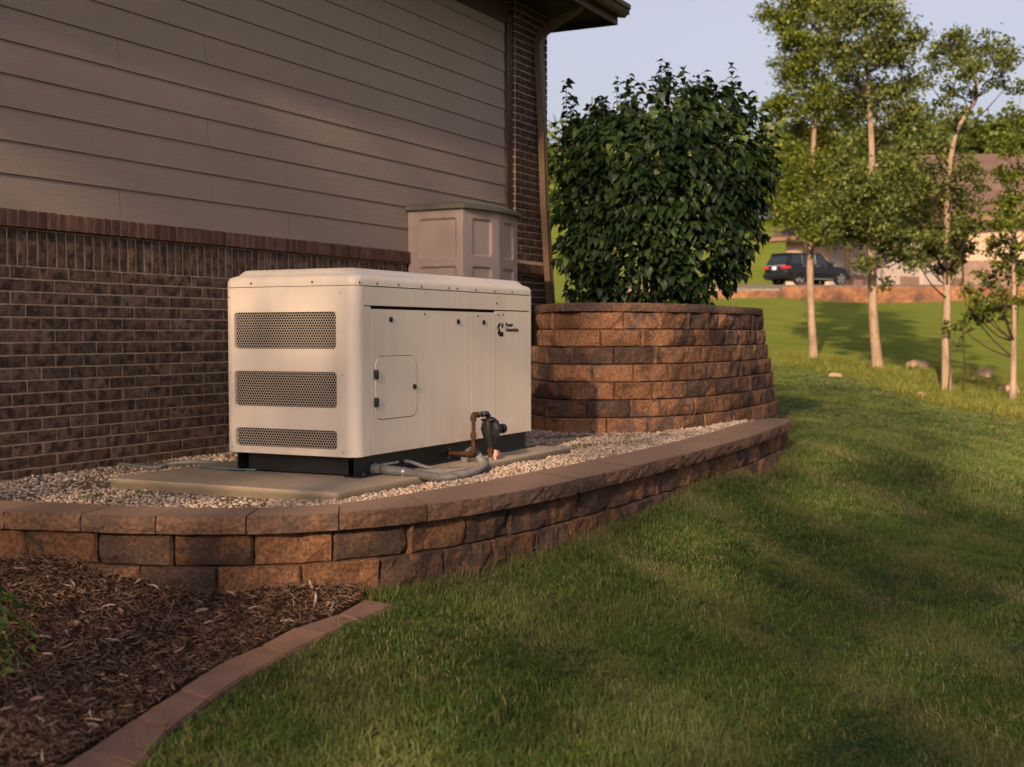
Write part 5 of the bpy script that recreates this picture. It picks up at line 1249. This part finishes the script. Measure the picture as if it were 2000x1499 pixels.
# ---------------------------------------------------------------- car on the drive
def car():
    A = cam_xy(.2135, 67.2); A = np.array([A[0], A[1], drive_z(0, 67)])
    t = empty('parked_car', tuple(A), label='black sport utility vehicle parked on the driveway, rear and right side in view, alloy wheels', cat='car')
    # local frame: u along the length (rear to front), v across (right side toward the camera at v=0), z up
    ang = math.radians(28); U = RX[:2]/np.linalg.norm(RX[:2]); Wd = FW[:2]/np.linalg.norm(FW[:2])
    du = U*math.cos(ang)+Wd*math.sin(ang); dv = -U*math.sin(ang)+Wd*math.cos(ang)
    def T(u, v, z): p = A[:2]+du*u+dv*v; return (p[0], p[1], A[2]+z)
    Lc, Wc = 4.75, 1.85
    # body stations: lower body cross-section profile lofted along u
    st = [(0.00, .42, .98, .10), (.06, .32, 1.06, .03), (.5, .28, 1.10, 0), (1.5, .26, 1.10, 0), (3.2, .26, 1.06, 0), (3.7, .27, 1.03, .01), (4.3, .30, .94, .05), (4.62, .36, .82, .14), (4.75, .44, .68, .26)]
    V = []; Fc = []; prof = lambda zb, zt, ins: [(ins+.05, zb), (ins, zb+.14), (ins-.0, (zb+zt)/2), (ins+.03, zt-.06), (ins+.09, zt), (Wc/2, zt+.02), (Wc-ins-.09, zt), (Wc-ins-.03, zt-.06), (Wc-ins, (zb+zt)/2), (Wc-ins, zb+.14), (Wc-ins-.05, zb)]
    for u, zb, zt, ins in st: V += [T(u, v, z) for v, z in prof(zb, zt, ins)]
    n = 11
    Fc = [(j*n+i, j*n+(i+1) % n, (j+1)*n+(i+1) % n, (j+1)*n+i) for j in range(len(st)-1) for i in range(n)]+[tuple(range(n)), tuple((len(st)-1)*n+i for i in range(n))]
    MB().add(V, Fc).build('body', CARP, t, smooth=True)
    # greenhouse: pillars and roof, glass inset
    rb, rt = [(.10, 1.09), (3.35, 1.04)], [(.42, 1.66), (2.55, 1.66)]
    ib, it_ = .08, .22
    def q(u, z, side): ins = ib+(it_-ib)*(z-1.06)/.62; return T(u, ins if side == 0 else Wc-ins, z)
    G = [q(.10, 1.08, 0), q(3.35, 1.03, 0), q(2.55, 1.66, 0), q(.42, 1.66, 0), q(.10, 1.08, 1), q(3.35, 1.03, 1), q(2.55, 1.66, 1), q(.42, 1.66, 1)]
    MB().add(G, [(0,1,2,3),(5,4,7,6),(0,3,7,4),(1,5,6,2),(3,2,6,7)]).build('cabin', CARP, t)
    MB().add([T(.36, .20, 1.655), T(2.62, .20, 1.655), T(2.55, .26, 1.72), T(.46, .26, 1.72), T(.36, Wc-.20, 1.655), T(2.62, Wc-.20, 1.655), T(2.55, Wc-.26, 1.72), T(.46, Wc-.26, 1.72)], [(0,1,2,3),(5,4,7,6),(0,3,7,4),(1,5,6,2),(3,2,6,7)]).build('roof', CARP, t)
    def sidewin(poly, side=0):
        V = []
        for u, z in poly: ins = ib+(it_-ib)*(z-1.06)/.62-.008; V.append(T(u, ins if side == 0 else Wc-ins, z))
        for u, z in poly: ins = ib+(it_-ib)*(z-1.06)/.62+.02; V.append(T(u, ins if side == 0 else Wc-ins, z))
        k = len(poly); MB().add(V, [tuple(range(k)), tuple(range(2*k-1, k-1, -1))]+[(i, (i+1) % k, k+(i+1) % k, k+i) for i in range(k)]).build('window', CGLASS, t)
    for sd_ in (0, 1):
        sidewin([(.42, 1.14), (1.12, 1.14), (1.14, 1.58), (.62, 1.58)], sd_); sidewin([(1.22, 1.13), (2.02, 1.12), (2.00, 1.59), (1.22, 1.58)], sd_); sidewin([(2.12, 1.12), (3.02, 1.09), (2.52, 1.57), (2.10, 1.59)], sd_)
    MB().add([T(.13, .20, 1.16), T(.13, Wc-.20, 1.16), T(.37, Wc-.30, 1.60), T(.37, .30, 1.60), T(.20, .20, 1.16), T(.20, Wc-.20, 1.16), T(.44, Wc-.30, 1.60), T(.44, .30, 1.60)], [(0,1,2,3),(7,6,5,4),(0,4,5,1),(1,5,6,2),(2,6,7,3),(3,7,4,0)]).build('rear_window', CGLASS, t)
    def bx(name, u0, v0, z0, u1, v1, z1, mat, bev=.02):
        return MB().add([T(u0,v0,z0),T(u1,v0,z0),T(u1,v1,z0),T(u0,v1,z0),T(u0,v0,z1),T(u1,v0,z1),T(u1,v1,z1),T(u0,v1,z1)], [(0,3,2,1),(4,5,6,7),(0,1,5,4),(1,2,6,5),(2,3,7,6),(3,0,4,7)]).build(name, mat, t, bevel=bev)
    bx('spoiler', .28, .25, 1.63, .50, Wc-.25, 1.70, CARP)
    bx('tail_lamp', -.012, .06, .86, .30, .42, .99, TAIL); bx('tail_lamp', -.012, Wc-.42, .86, .30, Wc-.06, .99, TAIL)
    bx('tail_lamp_side', .02, .008, .87, .36, .07, .985, TAIL); bx('chrome_strip', -.022, .10, 1.0, .05, Wc-.10, 1.065, CHROMEB)
    bx('number_plate', -.030, Wc/2-.16, .82, .0, Wc/2+.16, .98, PLATE, .005); bx('bumper', -.07, .06, .36, .22, Wc-.06, .62, CARP, .04)
    for u, v in ((1.28, 0), (2.22, 0)): bx('door_handle', u-.09, -.022, 1.0, u+.09, .02, 1.03, CHROMEB, .005)
    bx('sill_trim', 1.45, -.014, .32, 3.25, .05, .36, CHROMEB, .005); bx('mirror', 2.95, -.18, 1.08, 3.1, .02, 1.22, CARP, .02)
    for u in (.95, 3.80):
        for v0, v1, vis_ in ((-.005, .22, True), (Wc-.22, Wc+.005, False)):
            def circ(r, v, n=28): return [T(u+r*math.cos(2*math.pi*k/n), v, .39+r*math.sin(2*math.pi*k/n)) for k in range(n)]
            n = 28; rings = [circ(.27, v0+.01), circ(.37, v0+.0), circ(.385, v0+.03), circ(.385, v1-.03), circ(.37, v1), circ(.27, v1-.01)]
            VV = [p for r_ in rings for p in r_]; ty = MB().add(VV, [(j*n+i, j*n+(i+1) % n, ((j+1) % 6)*n+(i+1) % n, ((j+1) % 6)*n+i) for j in range(6) for i in range(n)]).build('tyre', TYRE, t, smooth=True)
            vo = v0+.02 if vis_ else v1-.02; mb = MB()
            a, b_ = circ(.275, vo), circ(.245, vo+.01); mb.add(a+b_, [(i, (i+1) % n, n+(i+1) % n, n+i) for i in range(n)])
            for k in range(5):
                q_ = 2*math.pi*k/5+.3; w1, w2 = .16, .11
                pts = [(math.cos(q_-.9)*.055, math.sin(q_-.9)*.055), (math.cos(q_+.9)*.055, math.sin(q_+.9)*.055), (math.cos(q_+w1)*.26, math.sin(q_+w1)*.26), (math.cos(q_-w1)*.26, math.sin(q_-w1)*.26)]
                mb.add([T(u+x, vo-.008, .39+z) for x, z in pts]+[T(u+x, vo+.03, .39+z) for x, z in pts], [(0,1,2,3),(7,6,5,4),(0,4,5,1),(1,5,6,2),(2,6,7,3),(3,7,4,0)])
            mb.build('rim', ALLOY, t)
            hub = circ(.24, vo+.06); MB().add(hub, [tuple(range(n))]).build('brake_disc', BLACK, t)
            # wheel arch
            if vis_:
                aa = [T(u+.45*math.cos(R(x)), -.006, .39+.45*math.sin(R(x))) for x in range(-8, 190, 9)]; bb = [T(u+.40*math.cos(R(x)), -.006, .39+.40*math.sin(R(x))) for x in range(-8, 190, 9)]; cc = [T(u+.40*math.cos(R(x)), .20, .39+.40*math.sin(R(x))) for x in range(-8, 190, 9)]
                k = len(aa); MB().add(aa+bb+cc, [(i, i+1, k+i+1, k+i) for i in range(k-1)]+[(k+i, k+i+1, 2*k+i+1, 2*k+i) for i in range(k-1)]).build('wheel_arch', BLACK, t)
    return t
car()

# ---------------------------------------------------------------- neighbouring house
nh = empty('neighbouring_house', tuple(cam_xy(.36, 84))+(3.7,), label='stuccoed house with brown shingle roof and brick base behind the row of trees', cat='house')
def P3(px, py, D): return np.array(at(px, py, D))
def wallquad(name, a, b, zb, zt, mat, th=.25):
    a = np.array(a[:2]); b = np.array(b[:2]); d = (b-a)/np.linalg.norm(b-a); nn = np.array([d[1], -d[0]]); c_ = a-nn*th; e = b-nn*th
    return MB().add([(a[0],a[1],zb),(b[0],b[1],zb),(e[0],e[1],zb),(c_[0],c_[1],zb),(a[0],a[1],zt),(b[0],b[1],zt),(e[0],e[1],zt),(c_[0],c_[1],zt)], [(0,3,2,1),(4,5,6,7),(0,1,5,4),(1,2,6,5),(2,3,7,6),(3,0,4,7)]).build(name, mat, nh)
A0, A1 = cam_xy(.2135*1.0+.0, 79), cam_xy(.2480, 78.6); B1 = cam_xy(.352, 86); C0 = cam_xy(.3535, 82); C1 = cam_xy(.47, 81)
zg = 3.3; ze = .78+(653-474)/2500*79
wallquad('wall', A0, A1, zg, ze, STUCCO); wallquad('wall', A1, B1, zg, ze+.3, GDOOR); ze2 = .78+(653-432)/2500*81.5
zb2 = .78+(653-512)/2500*81.5
wallquad('wall', C0, C1, zb2, ze2, STUCCO); 
o_ = (C1-C0)/np.linalg.norm(C1-C0); nn = np.array([o_[1], -o_[0]])*.08
wallquad('brick_base', C0+nn-o_*.1, C1+nn, zg-.6, zb2+.05, FBRICK, .3); wallquad('wall', B1, C0-nn*3, zg, ze2, STUCCO)
# garage doors and brick piers on the shaded side
dA = (B1-A1); LA = np.linalg.norm(dA); dA = dA/LA; nA = np.array([dA[1], -dA[0]])*.06
for a_, b_, m_, h_ in ((.30, .48, GDOOR, 2.3), (.66, .88, GDOOR, 2.3)): 
    g_ = wallquad('garage_door', A1+dA*LA*a_+nA*2, A1+dA*LA*b_+nA*2, zg, zg+h_, STUCCO if False else GDOOR, .1)
for a_, b_ in ((.04, .28), (.50, .64), (.90, .99)): wallquad('brick_pier', A1+dA*LA*a_+nA*1.5, A1+dA*LA*b_+nA*1.5, zg, zg+1.15, FBRICK, .1)
# window in the left wing
dL = (A1-A0); wallquad('window_recess', A0+dL*.40-np.array([0, .0]), A0+dL*.62, ze-1.55, ze-.95, FBRICK, .01) if False else None
# roofs: a low wing on the left and the main slope on the right
def roofslab(name, pts, th=.22, mat=FROOF):
    V = [tuple(p) for p in pts]+[(p[0], p[1], p[2]-th) for p in pts]; k = len(pts)
    return MB().add(V, [tuple(range(k)), tuple(range(2*k-1, k-1, -1))]+[(i, (i+1) % k, k+(i+1) % k, k+i) for i in range(k)]).build(name, mat, nh)
e0 = P3(1503, 464, 77.5); e1 = P3(1640, 452, 77.0); e2 = P3(1900, 432, 84); r1_ = P3(1660, 392, 84); r2_ = P3(1900, 352, 92); e3 = P3(1560, 432, 88)
roofslab('roof', [e0, e1, r1_, e3]); roofslab('roof', [e1, e2, r2_, r1_]); roofslab('eave_board', [e0+np.array([0, 0, .02]), e1+np.array([0, 0, .02]), e1+np.array([0, 0, -.32]), e0+np.array([0, 0, -.32])], .02, TRIM)
f0 = P3(1868, 420, 80); f1 = P3(2120, 414, 79.5); g0 = P3(1790, 303, 92); g1 = P3(2120, 298, 92); g00 = P3(1770, 380, 88)
roofslab('roof', [f0, f1, g1, g0, g00]); fb = [f0, f1]
MB().add([tuple(f0+FW*-.05), tuple(f1+FW*-.05), tuple(f1+FW*-.05+np.array([0, 0, -.42])), tuple(f0+FW*-.05+np.array([0, 0, -.42])), tuple(f0+FW*.2), tuple(f1+FW*.2), tuple(f1+FW*.2+np.array([0, 0, -.42])), tuple(f0+FW*.2+np.array([0, 0, -.42]))],
         [(0,1,2,3),(7,6,5,4),(0,4,5,1),(1,5,6,2),(2,6,7,3),(3,7,4,0)]).build('fascia', plain('far_fascia', (.15, .085, .055), .7, .2), nh)
MB().add([tuple(P3(1503, 465, 77.4)), tuple(P3(1640, 453, 76.9)), tuple(P3(1640, 463, 76.9)), tuple(P3(1503, 472, 77.4)), tuple(P3(1503, 465, 77.7)), tuple(P3(1640, 453, 77.2)), tuple(P3(1640, 463, 77.2)), tuple(P3(1503, 472, 77.7))],
         [(0,1,2,3),(7,6,5,4),(0,4,5,1),(1,5,6,2),(2,6,7,3),(3,7,4,0)]).build('fascia', plain('far_fascia_b', (.15, .085, .055), .7, .2), nh)
# body of the house behind those fronts
MB().add([(*cam_xy(.215, 79.4), zg), (*cam_xy(.246, 79.0), zg), (*(B1+np.array([-.2, .4])), zg), (*cam_xy(.30, 92), zg), (*cam_xy(.215, 79.4), ze-.05), (*cam_xy(.246, 79.0), ze-.05), (*(B1+np.array([-.2, .4])), ze-.05), (*cam_xy(.30, 92), ze-.05)],
         [(0,3,2,1),(4,5,6,7),(0,1,5,4),(1,2,6,5),(2,3,7,6),(3,0,4,7)]).build('rear_wall', STUCCO, nh)
# rail fence on the far slope
fn = empty('rail_fence', tuple(cam_xy(.2, 108))+(8.,), label='dark rail fence on the far slope left of the neighbouring house', cat='fence')
for k in range(9):
    s = .155+k*.010; p = cam_xy(s, 107); g = gz(*p); MB().box((p[0]-.08, p[1]-.08, g-.3), (p[0]+.08, p[1]+.08, g+1.1)).build('post', FENCE, fn)
for h in (.45, .95):
    a, b = cam_xy(.155, 107), cam_xy(.235, 107); MB().tube([(a[0], a[1], gz(*a)+h), ((a+b)[0]/2, (a+b)[1]/2, gz(*((a+b)/2))+h), (b[0], b[1], gz(*b)+h)], .06, 4).build('rail', FENCE, fn)

# ---------------------------------------------------------------- rocks in the rough grass
def rock(px, py, D, w_, h_, label, sh=0):
    p = at(px, py, D); g = gz(p[0], p[1]); bm = bmesh.new(); bmesh.ops.create_icosphere(bm, subdivisions=3, radius=1)
    for v in bm.verts:
        c = v.co.copy(); v.co *= 1+.30*noise.noise(c*1.3+Vector((sh, 0, 0)))+.10*noise.noise(c*4+Vector((sh, 3, 0))); v.co.x *= w_/2; v.co.y *= w_/2*.8; v.co.z *= h_
        if v.co.z > h_*.75: v.co.z = h_*.75+(v.co.z-h_*.75)*.25
    me = bpy.data.meshes.new('rock'); bm.to_mesh(me); bm.free()
    link('rock', me, ROCK, None, (p[0], p[1], g+h_*.1), label=label, cat='rock', group='rocks in the rough grass')
rock(1790, 706, 32, .56, .30, 'flat-topped brown boulder in the long grass between second and third trunks', 1)
rock(1922, 672, 33, .40, .24, 'pale rock in the tree shade left of the rightmost trunk', 4)
rock(1973, 748, 27, .50, .26, 'pale rock half hidden behind the rightmost trunk', 7)
rock(1630, 748, 28.5, .36, .10, 'low flat reddish stone at the edge of the mown lawn', 9)
rock(1800, 774, 24.4, .22, .14, 'small pale stone beside the foot of the third trunk', 12)

# ---------------------------------------------------------------- unseen trees added behind the camera to filter sun off lawn and wall
def added_shade_tree(x, y, top, rx_, label, dens=175):
    g = -.6; t = empty('added_shade_tree', (x, y, g), label=label, cat='tree', group='unseen trees added for shade behind the camera')
    n = int(dens*rx_*top/3); v = npr.uniform(-1, 1, (n*2, 3)); v = v[(v[:, 0]**2+v[:, 1]**2 < 1) & (np.abs(v[:, 2]) < 1-.30*(v[:, 0]**2+v[:, 1]**2)**2)]
    pos_ = np.column_stack([x+v[:, 0]*rx_, y+v[:, 1]*3.2, g+.6+(v[:, 2]+1)/2*(top-g-.6)]); n = len(pos_)
    lf = (np.array([(-.5, 0, .0), (-.1, -.4, .05), (.6, 0, -.08), (-.1, .4, .05)], float), np.array([(0, 1, 2, 3)]), None)
    me = scatter([lf], pos_, rotmats(npr.normal(0, .9, n), npr.normal(.2, .9, n), npr.uniform(0, 6.28, n)), np.repeat((npr.uniform(.25, .42, n))[:, None], 3, 1), npr.random(n), 'crown')
    link('crown', me, TREEL, t)
    MB().tube([(x, y, g-.3), (x+.1, y, top*.4), (x, y+.1, top*.85)], [.3, .22, .06], 10).build('trunk', DSTEM, t, smooth=True)
added_shade_tree(-3.5, -22, 17.2, 4.2, 'tall unseen tree added behind the camera to cast shade, nearest the house')
added_shade_tree(2.4, -23.0, 18.7, 4.2, 'tall unseen tree added behind the camera to cast shade, second from the house', 120)
added_shade_tree(6.6, -21.5, 17.2, 3.6, 'unseen tree added behind the camera to cast shade, third from the house', 112)
added_shade_tree(12.2, -22.5, 11.9, 3.8, 'unseen tree added behind the camera to cast shade, fourth from the house', 250)
added_shade_tree(19.0, -22, 11.2, 4.6, 'unseen tree added behind the camera to cast shade, farthest from the house', 320)
